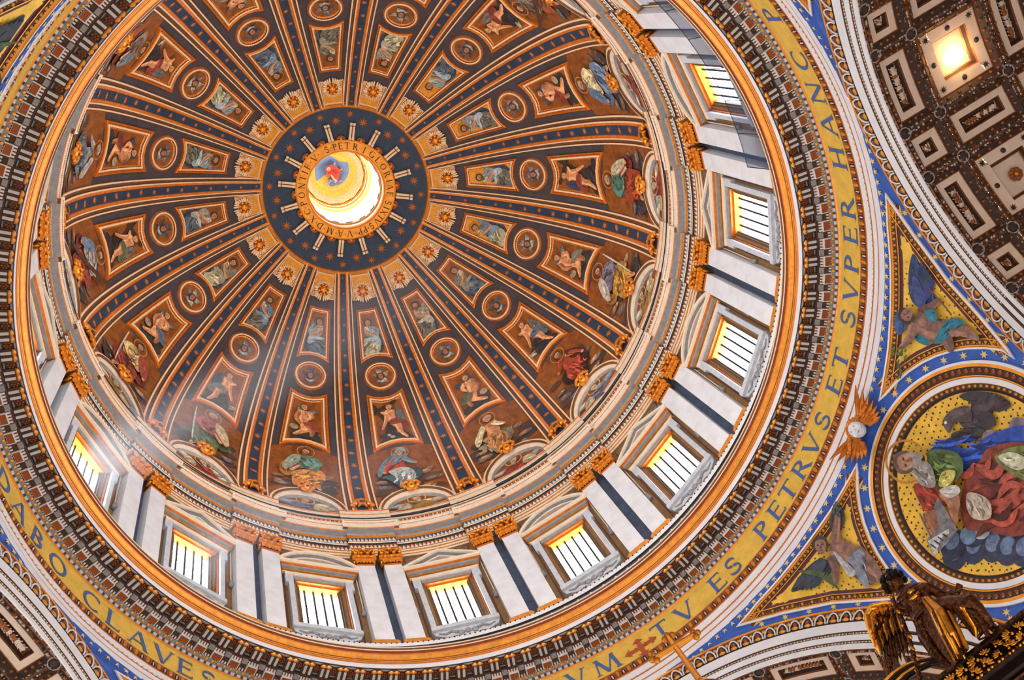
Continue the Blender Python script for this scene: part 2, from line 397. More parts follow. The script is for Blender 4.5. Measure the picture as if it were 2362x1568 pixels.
# fringe of stone round the eye
mb = MB()
ey = [(7.62, 97.42, 'cream'), (7.5, 97.28, 'cream'), (7.4, 97.4, 'gilt_bright'), (7.22, 97.28, 'gilt_bright'), (7.08, 97.42, 'gilt'), (7.02, 97.6, 'night'), (4.9, 98.05, 'night'), (4.45, 98.15, 'night'), (4.3, 98.2, 'gilt_bright'), (4.32, 97.95, 'gilt_bright'), (4.2, 97.9, 'ring_gold'), (3.42, 97.9, 'ring_gold'), (3.36, 97.86, 'gilt'), (3.28, 97.95, 'gilt'), (3.26, 98.4, 'stone')]
lathe(mb, ey, n=96)
eye = part('eye_ring', mb, ceiling)
def eye_chart(az): return lambda u, v, h: ((v) * cos(radians(az) + u / v), (v) * sin(radians(az) + u / v), 97.62 + (7.02 - v) * .2 - h)
for k in range(32):
    az = PSI + 11.25 * k + (0 if k % 2 else 0); rr = 6.5 if k % 2 == 0 else 5.95
    obj('star', STAR, eye, frame_at(eye_chart(az + 0), .001, rr, .03, .44 if k % 2 else .36, rng.random()))
# paired stone brackets and gilt shells between them
mb = MB()
for s_ in (-.13, .13):
    mb.box((5.1, s_, 97.8), (1.25, .17, .32), 'cream'); mb.box((5.68, s_, 97.74), (.2, .21, .36), 'cream'); mb.box((4.45, s_, 97.78), (.22, .2, .4), 'cream')
mb.box((5.05, 0, 97.86), (1.2, .1, .2), 'brown_band'); mb.box((5.5, 0, 97.72), (.05, .5, .3), 'brown_band')
br_me = mb.mesh('bracket')
mb = MB()
for i in range(7):
    a = -1.2 + 2.4 * i / 6; mb.ball((4.36 + .22 * cos(a), .3 * sin(a), 97.98), (.14, .12, .1), 'russet', 6, 4)
mb.ball((4.4, 0, 97.95), (.15, .16, .12), 'gilt', 6, 4)
sh_me = mb.mesh('shell')
for k in range(16):
    obj('bracket', br_me, eye, Rz(PSI + 2.8 + 22.5 * k)); obj('shell', sh_me, eye, Rz(PSI + 2.8 + 22.5 * k + 11.25))
# ------------------------------------------------------------------ letters
def glyph(ch):
    T, t = .14, .065; P = []
    def ln(x0, y0, x1, y1, w): 
        d = Vector((x1 - x0, y1 - y0)); d.normalize(); n = (-d.y * w / 2, d.x * w / 2)
        P.append([(x0 + n[0], y0 + n[1]), (x0 - n[0], y0 - n[1]), (x1 - n[0], y1 - n[1]), (x1 + n[0], y1 + n[1])])
    def sf(x, y, w=.3): P.append([(x - w / 2, y - .02), (x + w / 2, y - .02), (x + w / 2, y + .02), (x - w / 2, y + .02)])
    def vs_(x, y, d=1): P.append([(x - .02, y), (x + .02, y), (x + .025, y + d * .15), (x - .025, y + d * .15)])
    def st(x, w=T): ln(x, 0, x, 1, w); sf(x, .02); sf(x, .98)
    def arc(cx, cy, rx, ry, a0, a1, thick=T, thin=t, ang=0):
        n = 14; A = []; B = []
        for i in range(n + 1):
            a = radians(a0 + (a1 - a0) * i / n); w = thin + (thick - thin) * abs(cos(a - radians(ang))) ** 1.3
            A.append((cx + (rx + w / 2) * cos(a), cy + (ry + w / 2) * sin(a))); B.append((cx + (rx - w / 2) * cos(a), cy + (ry - w / 2) * sin(a)))
        for i in range(n): P.append([A[i], A[i + 1], B[i + 1], B[i]])
    if ch == 'I': st(.1); W = .2
    elif ch == 'T': ln(.38, 0, .38, .97, T); sf(.38, .02); ln(0, .96, .76, .96, t); vs_(.02, .98, -1); vs_(.74, .98, -1); W = .76
    elif ch == 'L': st(.12); ln(.12, .04, .62, .04, t); vs_(.61, .03, 1); W = .62
    elif ch == 'E':
        st(.12); ln(.12, .04, .62, .04, t); ln(.12, .96, .58, .96, t); ln(.12, .53, .5, .53, t); vs_(.61, .03); vs_(.57, .97, -1); vs_(.5, .45); W = .62
    elif ch == 'F': st(.12); ln(.12, .96, .58, .96, t); ln(.12, .53, .5, .53, t); vs_(.57, .97, -1); vs_(.5, .45); W = .58
    elif ch == 'V': ln(.08, 1, .42, 0, T); ln(.76, 1, .44, 0, t); sf(.08, .98, .26); sf(.76, .98, .22); W = .84
    elif ch == 'A': ln(.06, 0, .4, 1, t); ln(.44, 1, .78, 0, T); ln(.18, .34, .66, .34, t); sf(.06, .02, .22); sf(.78, .02, .26); W = .84
    elif ch == 'N': ln(.1, 0, .1, 1, t); ln(.1, 1, .72, 0, T); ln(.74, 0, .74, 1, t); sf(.1, .02, .24); sf(.08, .98, .22); sf(.74, .98, .24); W = .84
    elif ch == 'M': ln(.06, 0, .16, 1, t); ln(.16, 1, .5, .02, T); ln(.5, .02, .84, 1, t); ln(.84, 1, .94, 0, T); sf(.06, .02, .22); sf(.94, .02, .26); sf(.13, .98, .16); sf(.87, .98, .18); W = 1
    elif ch == 'H': st(.12); st(.7); ln(.12, .5, .7, .5, t); W = .82
    elif ch == 'X': ln(.06, 1, .7, 0, T); ln(.7, 1, .06, 0, t); sf(.06, .98, .24); sf(.7, .98, .22); sf(.06, .02, .22); sf(.7, .02, .26); W = .76
    elif ch in 'OC':
        if ch == 'O': arc(.44, .5, .38, .46, 0, 360); W = .88
        else: arc(.46, .5, .4, .46, 48, 312); vs_(.73, .85, -1); W = .76
    elif ch == 'G': arc(.46, .5, .4, .46, 48, 320); ln(.74, .06, .74, .42, T); sf(.74, .42, .26); W = .82
    elif ch == 'D': st(.12); arc(.14, .5, .6, .46, -90, 90); W = .78
    elif ch == 'P': st(.12); arc(.2, .74, .32, .23, -100, 90); ln(.1, .97, .22, .97, t); W = .56
    elif ch == 'R': st(.12); arc(.2, .74, .32, .23, -100, 90); ln(.1, .97, .22, .97, t); ln(.34, .5, .74, 0, T); sf(.76, .02, .16); W = .76
    elif ch == 'B': st(.12); arc(.2, .75, .28, .21, -90, 90); arc(.2, .28, .36, .25, -90, 90); W = .62
    elif ch == 'S': arc(.3, .745, .22, .215, 25, 265, T, t, 90); arc(.3, .265, .25, .225, -155, 85, T, t, 90); vs_(.52, .88, -1); vs_(.04, .12); W = .58
    elif ch == '.': P.append([(0, .5), (.1, .42), (.2, .5), (.1, .6)]); W = .2
    else: W = .4
    return P, W
def letter(ch, place, hgt, m, name='letter'):
    P, W = glyph(ch); mb = MB()
    for q in P:
        n = len(mb.v); mb.v += [tuple(place((x - W / 2) * hgt, (y - .5) * hgt)) for x, y in q]; mb.face(tuple(range(n, n + len(q))), m)
    return mb
TXT = [('S', -114), ('.', -108), ('P', -103), ('E', -95.5), ('T', -87), ('R', -76), ('I', -64), ('G', -52.5), ('L', -42), ('O', -31), ('R', -20), ('I', -11), ('A', -3), ('E', 6.5), ('S', 18), ('I', 25.5), ('X', 32), ('T', 40), ('V', 47), ('S', 56), ('.', 61), ('P', 66), ('P', 73), ('.', 79), ('V', 87), ('.', 93), ('A', 99), ('.', 105), ('M', 113), ('.', 121), ('D', 128), ('.', 134), ('X', 140.5), ('C', 152), ('.', 158), ('P', 164), ('O', 175), ('N', 187), ('T', 197), ('I', 205), ('F', 213), ('.', 220), ('V', 227), ('.', 234)]
for ch, a in TXT:
    a = a + 1
    def place(x, y, a=a):
        r = 3.81 + y; t = radians(a) + x / 3.81; return (r * cos(t), r * sin(t), 97.87)
    part('letter', letter(ch, place, .56, 'letter_black'), eye)
# lantern over the eye
mb = MB()
lathe(mb, [(3.28, 98.4, 'stone'), (3.3, 99.4, 'gilt_bright'), (3.15, 99.5, 'stone'), (3.15, 100.2, 'stone'), (3.3, 100.3, 'lantern_white'), (3.3, 102.2, 'lantern_white')], n=64)
lathe(mb, [(3.3, 106.2, 'lantern_white'), (3.3, 107.2, 'gilt_bright'), (3.1, 107.3, 'cream'), (3.02, 107.7, 'gilt_bright'), (2.95, 108.2, 'lantern_white'), (2.98, 108.8, 'cream')], n=64)
for k in range(16):
    a = PSI + 22.5 * k
    lathe(mb, [(3.3, 102.2, 'lantern_white'), (3.3, 106.2, 'lantern_white')], a - 6.5, a + 6.5, 4)
    for q in (-6.5, 6.5):
        c_, s_ = cos(radians(a + q)), sin(radians(a + q)); mb.quad((3.3 * c_, 3.3 * s_, 102.2), (3.9 * c_, 3.9 * s_, 102.2), (3.9 * c_, 3.9 * s_, 106.2), (3.3 * c_, 3.3 * s_, 106.2), 'lantern_white')
lan = part('lantern_drum', mb, ceiling)
mb = MB(); mb.box((3.14, 0, 99.85), (.05, .62, .4), 'iron'); pn = mb.mesh('dark_panel')
for k in range(16): obj('dark_panel', pn, lan, Rz(PSI + 11.25 + 22.5 * k))
mb = MB(); lathe(mb, [(2.98 * cos(radians(t)), 108.8 + 2.2 * sin(radians(t)), 'field_bright') for t in (0, 12, 25, 40, 55, 70, 82, 90)], n=48)
lcup = part('lantern_cupola', mb, ceiling)
def cup(u, v, h):
    r = hypot(u, v); t = math.acos(min(1, r / 2.98)); k = (2.98 - h) / 2.98
    return (u * k, v * k, 108.8 + 2.2 * sin(t) - h)
pt = Paint(cup, .02, .025, 'paint_fine')
pt.disc(0, 0, 2.9, (220, 176, 124)); 
for i in range(26):
    a = 2 * pi * i / 26; pt.h = .06; pt.disc(2.6 * cos(a), 2.6 * sin(a), .3, rng.choice([(200, 150, 110), (226, 196, 160), (190, 130, 96)]), .24)
pt.h = .1; pt.disc(0, 0, 2.35, (236, 178, 60)); pt.disc(-.1, -.1, 1.9, (244, 196, 84))
K=1.35; Y = lambda *P: [(K * p[0] - .1, K * p[1] - .1) for p in P]
pt.cloth(Y(*[(-1.3, -.2), (-.9, -1.0), (-.1, -1.3), (.5, -.8), (1.2, -.7), (1.25, .2), (.7, .9), (-.2, 1.1), (-.1, .6), (.5, .3), (.3, -.4), (-.5, -.6), (-.9, .3), (-1.2, .6)]), (110, 136, 180), 8)
pt.cloth(Y((-.6, -.5), (.1, -.7), (.7, -.2), (.6, .5), (.1, .8), (-.2, .3), (-.5, .1)), (206, 60, 44), 6)
pt.head(-.65, -.7, .26, 2.6, (220, 210, 200), (222, 160, 120)); pt.limb(Y((-.2, .2), (.1, .7), (.4, .9)), .13, (226, 170, 130))
for q in ((1.2, 1.2), (1.5, -1.0), (.2, 1.7), (-1.2, 1.2)): pt.head(q[0], q[1], .15, 1, (120, 70, 40), (214, 140, 100)); pt.limb([q, (q[0] - .3, q[1] + .1)], .07, (210, 140, 100))
part('painted_figure', pt.mb, lcup)
# ------------------------------------------------------------------ panels of the sixteen bays
def trapezoid(v1, w1, v0, w0, mid1, mid0):
    """top at v1 with half width w1, bottom at v0; mid: how far the middle of the edge is displaced (metres, + up)"""
    P = [(w1 * q, v1 + mid1 * (1 - q * q)) for q in (1, .6, .2, -.2, -.6, -1)] + [(w0 * q, v0 + mid0 * (1 - q * q)) for q in (-1, -.6, -.2, .2, .6, 1)]
    return P
mm = 20.7 * pi / 180
def proto(v, fn, name):
    """build a mesh around the dome point (0, v metres): returns local mesh and root frame"""
    F = frame_at(domem, 0, v, 0); mb = MB(); fn(mb); return mb.mesh(name, F.inverted()), F
SP = trapezoid(61.15 * mm, .88, 47.3 * mm, 1.40, 0, .55)
BP = trapezoid(38.7 * mm, 1.54, 20.9 * mm, 2.05, -.5, .85)
def frame_fn(P, k):
    def f(mb):
        nested(mb, domem, P, [(0, 0, 'gilt'), (0, .2, 'gilt'), (.07 * k, .24, 'gilt'), (.13 * k, .12, 'dark_brown'), (.16 * k, .12, 'gilt'), (.2 * k, .16, 'cream'), (.22 * k, .2, 'cream'), (.33 * k, .18, 'brown_band'), (.35 * k, .08, 'gilt'), (.4 * k, .05, 'gilt'), (.44 * k, .03, 'gilt')])
        n_ = 0
        for d, r_, m in ((.165 * k, .04, 'gilt_bright'), (.375 * k, .035, 'cream')):
            Q = resample(inset(resample(ccw(P), .7), d), .2)
            for q in Q: mb.ball(domem(*q, .16 if d < .2 else .12), r_, m, 4, 2, None, False)
    return f
sp_fr, SF = proto(54.5 * mm, frame_fn(SP, .85), 'frame')
bp_fr, BF = proto(30 * mm, frame_fn(BP, 1.15), 'frame')
def fld(P, d, m):
    def f(mb): fillpoly(mb, domem, inset(resample(ccw(P), .5), d), .025, m, (.8, .6, .4, .2))
    return f
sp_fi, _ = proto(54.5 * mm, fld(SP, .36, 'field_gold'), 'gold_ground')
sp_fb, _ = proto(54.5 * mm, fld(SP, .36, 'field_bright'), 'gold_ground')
bp_fi, _ = proto(30 * mm, fld(BP, .48, 'field_gold'), 'gold_ground')
VM = 43.35 * mm
def med_fr(mb):
    C = circ(0, VM, 1.43, 44)
    nested(mb, domem, C, [(0, 0, 'gilt'), (.02, .1, 'russet'), (.1, .12, 'russet'), (.13, .16, 'cream'), (.17, .22, 'cream'), (.27, .2, 'brown_band'), (.3, .08, 'gilt'), (.36, .05, 'gilt'), (.4, .03, 'gilt')], None, .3)
    for i in range(40):
        a = 2 * pi * i / 40
        mb.ball(domem(1.385 * cos(a), VM + 1.385 * sin(a), .12), .05, 'gilt', 4, 2, None, False); mb.ball(domem(1.1 * cos(a), VM + 1.1 * sin(a), .09), .045, 'cream', 4, 2, None, False)
me_fr, MF = proto(VM, med_fr, 'frame')
me_fi, _ = proto(VM, lambda mb: fillpoly(mb, domem, circ(0, VM, 1.06, 28), .03, 'field_gold', (.6, .3)), 'gold_ground')
VP = 66 * mm
PL = [(.86, 70.2 * mm), (-.86, 70.2 * mm), (-1.02, 63.7 * mm), (-.7, 63.7 * mm), (-.62, 64.2 * mm), (.62, 64.2 * mm), (.7, 63.7 * mm), (1.02, 63.7 * mm)]
pl_fr, PF = proto(VP, lambda mb: nested(mb, domem, PL, [(0, 0, 'cream'), (0, .1, 'cream'), (.06, .12, 'brown_band'), (.08, .06, 'gilt'), (.13, .08, 'cream'), (.17, .1, 'cream'), (.2, .03, 'cream')], None, .5), 'frame')
pl_fi, _ = proto(VP, lambda mb: fillpoly(mb, domem, inset(resample(ccw(PL), .4), .19), .03, 'field_bright', (.6, .3)), 'gold_ground')
# relief heads: local mesh, z towards the viewer, y up the dome
def cherub_relief():
    mb = MB()
    mb.ball((0, 0, .2), (.28, .36, .3), 'gilt_relief', 10, 7, None, True, .1); mb.ball((0, .02, .46), (.08, .1, .1), 'gilt_relief', 6, 4)
    for s_ in (-1, 1): mb.ball((s_ * .16, -.12, .42), (.12, .12, .08), 'gilt_relief', 6, 4); mb.ball((s_ * .13, .1, .42), (.06, .04, .04), 'dark_brown', 5, 3)
    for i in range(16):
        a = 2 * pi * i / 16; mb.ball((.38 * cos(a), .46 * sin(a), .18 + .05 * (i % 2)), (.12, .14, .11), 'gilt_relief' if i % 2 else 'gilt_dark', 6, 4, None, True, .3)
    wg = MB()
    def feather(x, y, a, l, wd):
        d = Vector((cos(a), sin(a), 0)); e = Vector((-d.y, d.x, 0)) * wd
        p = Vector((x, y, .1)); A = [p + e * .6, p + d * l * .6 + e, p + d * l * .92 + e * .6, p + d * l, p + d * l * .92 - e * .6, p + d * l * .6 - e, p - e * .6]
        top = [q + Vector((0, 0, .08)) for q in A]; wg.strip(A, top, 'cream', True); wg.fan(top, p + d * l * .5 + Vector((0, 0, .15)), 'cream')
    for i in range(13):
        a = pi * (.02 + .96 * i / 12); feather(.42 * cos(a), .48 * sin(a), a, .4, .07)
    for s_ in (-1, 1):
        for i in range(5): feather(s_ * .42, .1 - .16 * i, (0 if s_ > 0 else pi) - s_ * .25 * i, .42 - .03 * i, .08)
        for i in range(4): feather(s_ * (.1 + .13 * i), -.45, -pi / 2 + s_ * (.1 + .15 * i), .62 - .08 * i, .08)
    return mb.mesh('head'), wg.mesh('wing')
ch_h, ch_w = cherub_relief()
def mask_mesh():
    mb = MB()
    mb.ball((0, 0, .25), (.32, .45, .32), 'gilt_relief', 10, 7, None, True, .08); mb.ball((0, 0, .56), (.08, .16, .12), 'gilt_relief', 6, 4)
    for s_ in (-1, 1):
        mb.ball((s_ * .14, .12, .5), (.08, .06, .05), 'dark_brown', 6, 4)
        pts = [(s_ * .1, .5, .3), (s_ * .45, .45, .3), (s_ * .62, .15, .25), (s_ * .5, -.1, .25), (s_ * .36, -.05, .3)]
        mb.tube(pts, [.13, .15, .14, .1, .07], 'gilt_relief', 7)
        mb.tube([(s_ * .3, -.2, .25), (s_ * .3, -.5, .3), (s_ * .1, -.75, .3)], [.12, .12, .06], 'gilt_relief', 7)
    for i in range(5): mb.ball((-.3 + .15 * i, .5 + .06 * (2 - abs(i - 2)), .3), .13, 'gilt_relief', 6, 4)
    mb.ball((0, -.32, .5), (.12, .05, .06), 'dark_brown', 6, 4)
    return mb.mesh('keystone_mask')
mask_me = mask_mesh()
def foot_mesh():
    mb = MB()
    mb.ball((0, .1, .25), (.3, .34, .25), 'gilt_relief', 9, 6, None, True, .15)
    for i in range(9): a = pi * i / 8; mb.ball((.42 * cos(a), .12 + .42 * sin(a), .22), (.13, .13, .12), 'gilt_relief', 6, 4, None, True, .2)
    for s_ in (-1, 1):
        mb.tube([(s_ * .3, -.1, .2), (s_ * .55, -.05, .2), (s_ * .68, -.3, .2), (s_ * .5, -.45, .2)], [.14, .15, .12, .08], 'gilt_relief', 7)
        mb.tube([(s_ * .15, -.15, .25), (s_ * .25, -.5, .22)], [.12, .06], 'gilt_relief', 6)
    mb.ball((0, -.12, .42), (.2, .1, .1), 'dark_brown', 7, 4)
    return mb.mesh('rib_foot_ornament')
foot_me = foot_mesh()
# the arched lunettes at the foot of each bay
VL = -4.5 * mm
def arch_poly(w, h, n=22): return [(w * cos(pi * i / n), VL + h * sin(pi * i / n)) for i in range(n + 1)]
def lun_fr(mb):
    A = arch_poly(2.9, 3.65); rows = [(2.9, 3.65, 0), (2.9, 3.65, .32), (2.72, 3.45, .36), (2.68, 3.41, .22), (2.6, 3.3, .22), (2.4, 2.65, .2), (2.3, 2.5, .24), (2.22, 2.4, .05)]
    ms = ['cream', 'cream', 'brown_band', 'stone_brown', 'stone', 'stone', 'stone_grey']
    for (a, b, h), (a2, b2, h2), m in zip(rows, rows[1:], ms):
        mb.strip([domem(*p, h) for p in arch_poly(a, b)], [domem(*p, h2) for p in arch_poly(a2, b2)], m)
lu_fr, LF = proto(0, lun_fr, 'frame')
def lun_fi(mb): fillpoly(mb, domem, resample(ccw(arch_poly(2.24, 2.42)), .5), .05, 'field_gold', (.7, .4))
lu_fi, _ = proto(0, lun_fi, 'gold_ground')
# ground of the large figure: everything between rib and big panel
GP = [(2.62 * q, 20.2 * mm + .75 * (1 - q * q)) for q in (1, .6, .2, -.2, -.6, -1)] + [(-2.85, 6 * mm), (-2.9, -2 * mm), (2.9, -2 * mm), (2.85, 6 * mm)]
fg_fi, GF = proto(12 * mm, lambda mb: fillpoly(mb, domem, resample(ccw(GP), .5), .012, 'field_gold', (.85, .7, .55, .4, .2)), 'gold_ground')
COLS = {0: ((70, 110, 100), (150, 60, 36), (180, 170, 140)), 1: ((110, 104, 120), (176, 130, 60), (190, 180, 170)), 2: ((150, 60, 40), (160, 66, 44), (70, 40, 40)), 3: ((206, 196, 160), (170, 120, 80), (206, 196, 160)),
        4: ((190, 60, 36), (170, 180, 180), (100, 130, 150)), 5: ((90, 126, 116), (206, 140, 66), (160, 100, 50)), 6: ((150, 70, 66), (90, 100, 60), (190, 170, 140)), 7: ((190, 160, 110), (140, 60, 50), (150, 66, 56)),
        8: ((170, 160, 160), (140, 60, 50), (110, 130, 160)), 9: ((150, 150, 150), (90, 110, 130), (180, 180, 176)), 15: ((206, 190, 150), (110, 130, 160), (96, 116, 150))}
SKY = [(100, 84, 78), (124, 96, 78), (84, 84, 96), (150, 120, 96)]
def local_paint(F):
    Fi = F.inverted()
    return lambda u, v, h: Fi @ Vector(domem(u, v, h))
def big_figure(j):
    a, b, c = COLS.get(j, ((120, 100, 90), (150, 80, 50), (100, 120, 130))); pt = Paint(local_paint(GF), .02)
    f = 1 if j in (3, 4, 5, 8, 1, 15) else -1; dv = rng.uniform(-.12, .12) if j not in (4, 5) else 0
    X = lambda *P: [(f * p[0], p[1] + dv) for p in P]; sk = (196, 138, 98)
    for q in range(22): pt.disc(rng.uniform(-2.3, 2.3), rng.uniform(1.2, 3.9) + (abs(rng.random()) > .8) * 1.0, rng.uniform(.45, .85), rng.choice([(72, 50, 46), (84, 56, 42), (62, 50, 56), (92, 62, 44)]), rng.uniform(.3, .5))
    for x0, y0, r0 in ((-1.7, 4.3, .42), (1.9, 2.7, .45), (-1.95, 2.9, .4), (1.2, 1.9, .3), (2.0, 3.6, .3), (-1.4, 1.9, .35)): pt.clouds(x0 - .3, x0 + .3, y0, r0 * .8, 3, SKY)
    if j in (3, 4, 2, 9, 11, 13):           # seated turned figure with a wide mantle
        pt.cloth(X((-.19, 4.94), (-.7, 4.95), (-1.18, 4.6), (-1.2, 3.75), (-.82, 3.34), (-.37, 3.0), (-.6, 3.8), (-.48, 4.6)), tuple(int(k * .55) for k in c), 5)
        if j in (2, 3): pt.limb(X((.3, 6.4), (.1, 5.7), (.2, 5.0)), [.5, .52, .5], a if j == 2 else (190, 130, 88)); pt.limb(X((.6, 6.3), (1.1, 5.6), (1.6, 5.5)), [.24, .18, .12], (196, 134, 92))
        else: pt.cloth(X((.38, 6.5), (-.08, 6.4), (-.1, 5.6), (.0, 5.05), (.84, 5.05), (1.33, 4.75), (1.63, 4.5), (1.75, 4.87), (1.13, 5.45), (.71, 5.9)), a, 6)
        pt.cloth(X((1.96, 4.06), (1.23, 4.35), (.57, 3.7), (.78, 2.35), (1.11, 3.3)), tuple(int(k * .7) for k in c), 5)
        pt.cloth(X((1.3, 4.75), (.9, 5.0), (.13, 5.15), (-.48, 4.7), (-.7, 3.9), (-.5, 3.25), (.05, 3.0), (.45, 2.4), (.8, 2.3), (.6, 3.6), (.95, 4.1)), b, 10)
        pt.limb(X((-.15, 6.2), (-.5, 5.7), (-.85, 5.35)), [.26, .2, .12], c if j == 4 else a); pt.disc(*X((-.95, 5.3))[0], .12, sk)
        if j == 4: pt.cloth(X((.42, 7.1), (.2, 7.42), (-.05, 7.5), (-.4, 7.3), (-.45, 6.6), (-.25, 6.3), (.3, 6.3), (.0, 5.9), (.6, 5.6), (1.5, 5.0), (2.0, 4.1), (2.22, 4.26), (2.05, 5.07), (1.45, 6.13), (.94, 6.55)), c, 8)
        else: pt.cloth(X((.75, 6.5), (1.2, 6.0), (1.9, 5.0), (1.9, 4.2), (1.4, 4.6), (1.0, 5.4), (.6, 6.0)), c, 5)
        pt.limb(X((.9, 5.9), (1.35, 5.2), (1.6, 4.65)), [.16, .14, .1], a); pt.disc(*X((1.66, 4.55))[0], .15, sk)
        hx, hy = .06, 6.85
    else:                                   # seated frontal figure with a mantle over the knees
        pt.cloth(X((-.9, 2.9), (-1.33, 2.55), (-2.0, 3.1), (-2.4, 2.56), (-1.95, 1.85), (-1.3, 1.9)), (58, 48, 50), 4)
        pt.cloth(X((2.0, 4.5), (1.65, 5.4), (1.3, 6.0), (1.2, 5.0), (1.0, 3.9), (1.6, 3.7)), tuple(int(k * .8) for k in b), 5)
        pt.limb(X((-.6, 3.4), (-.9, 2.8), (-1.15, 2.2)), [.3, .22, .12], sk); pt.limb(X((.4, 3.0), (.3, 2.5)), [.24, .14], sk)
        pt.cloth(X((1.0, 4.4), (.47, 4.75), (-.74, 5.15), (-1.5, 4.8), (-1.6, 3.75), (-1.1, 3.7), (-1.2, 2.6), (-.6, 3.1), (-.26, 2.8), (.17, 2.5), (.9, 2.4), (1.0, 3.6)), b, 11)
        pt.cloth(X((.25, 6.62), (-.5, 6.72), (-1.0, 6.05), (-1.15, 5.2), (-.9, 4.85), (-.05, 5.0), (.6, 4.7), (1.0, 4.9), (1.0, 6.3)), a, 8)
        pt.cloth(X((.95, 6.45), (.35, 6.5), (.5, 5.6), (1.2, 4.6), (1.75, 4.5), (1.55, 5.5)), c if j != 5 else (150, 160, 150), 5)
        pt.limb(X((-.6, 6.3), (-1.15, 5.6), (-.6, 5.0)), [.26, .22, .14], a); pt.disc(*X((-.45, 4.95))[0], .15, sk); pt.disc(*X((1.5, 4.35))[0], .16, sk)
        if j in (5, 6, 0, 10, 12): pt.poly(X((1.33, 4.35), (.55, 5.4), (.2, 5.2), (.95, 4.15)), (150, 50, 36), False); pt.poly(X((1.25, 4.3), (.5, 5.2), (.3, 5.15), (.98, 4.2)), (190, 170, 140), False)
        if j in (8, 14): pt.limb(X((-1.9, 6.7), (1.6, 2.6)), .17, (72, 48, 32)); pt.limb(X((-1.8, 5.3), (-.5, 6.4)), .14, (72, 48, 32))
        if j in (7, 6, 1): pt.limb(X((-1.5, 6.6), (-1.2, 3.0)), .06, (186, 180, 170))
        hx, hy = -.06, 7.02
    pt.head(*X((hx, hy))[0], .36, f * .25, (66, 42, 28) if j % 3 else (150, 138, 126), (196, 140, 100), (196, 124, 48), None if j in (4, 3) else (104, 80, 64))
    if j == 4: pt.cloth(X((.45, 6.9), (.2, 7.42), (-.1, 7.46), (-.42, 7.2), (-.4, 6.7), (-.3, 7.1), (0, 7.22), (.3, 7.0)), (130, 146, 156), 1)
    return pt.mb.mesh('painted_figure')
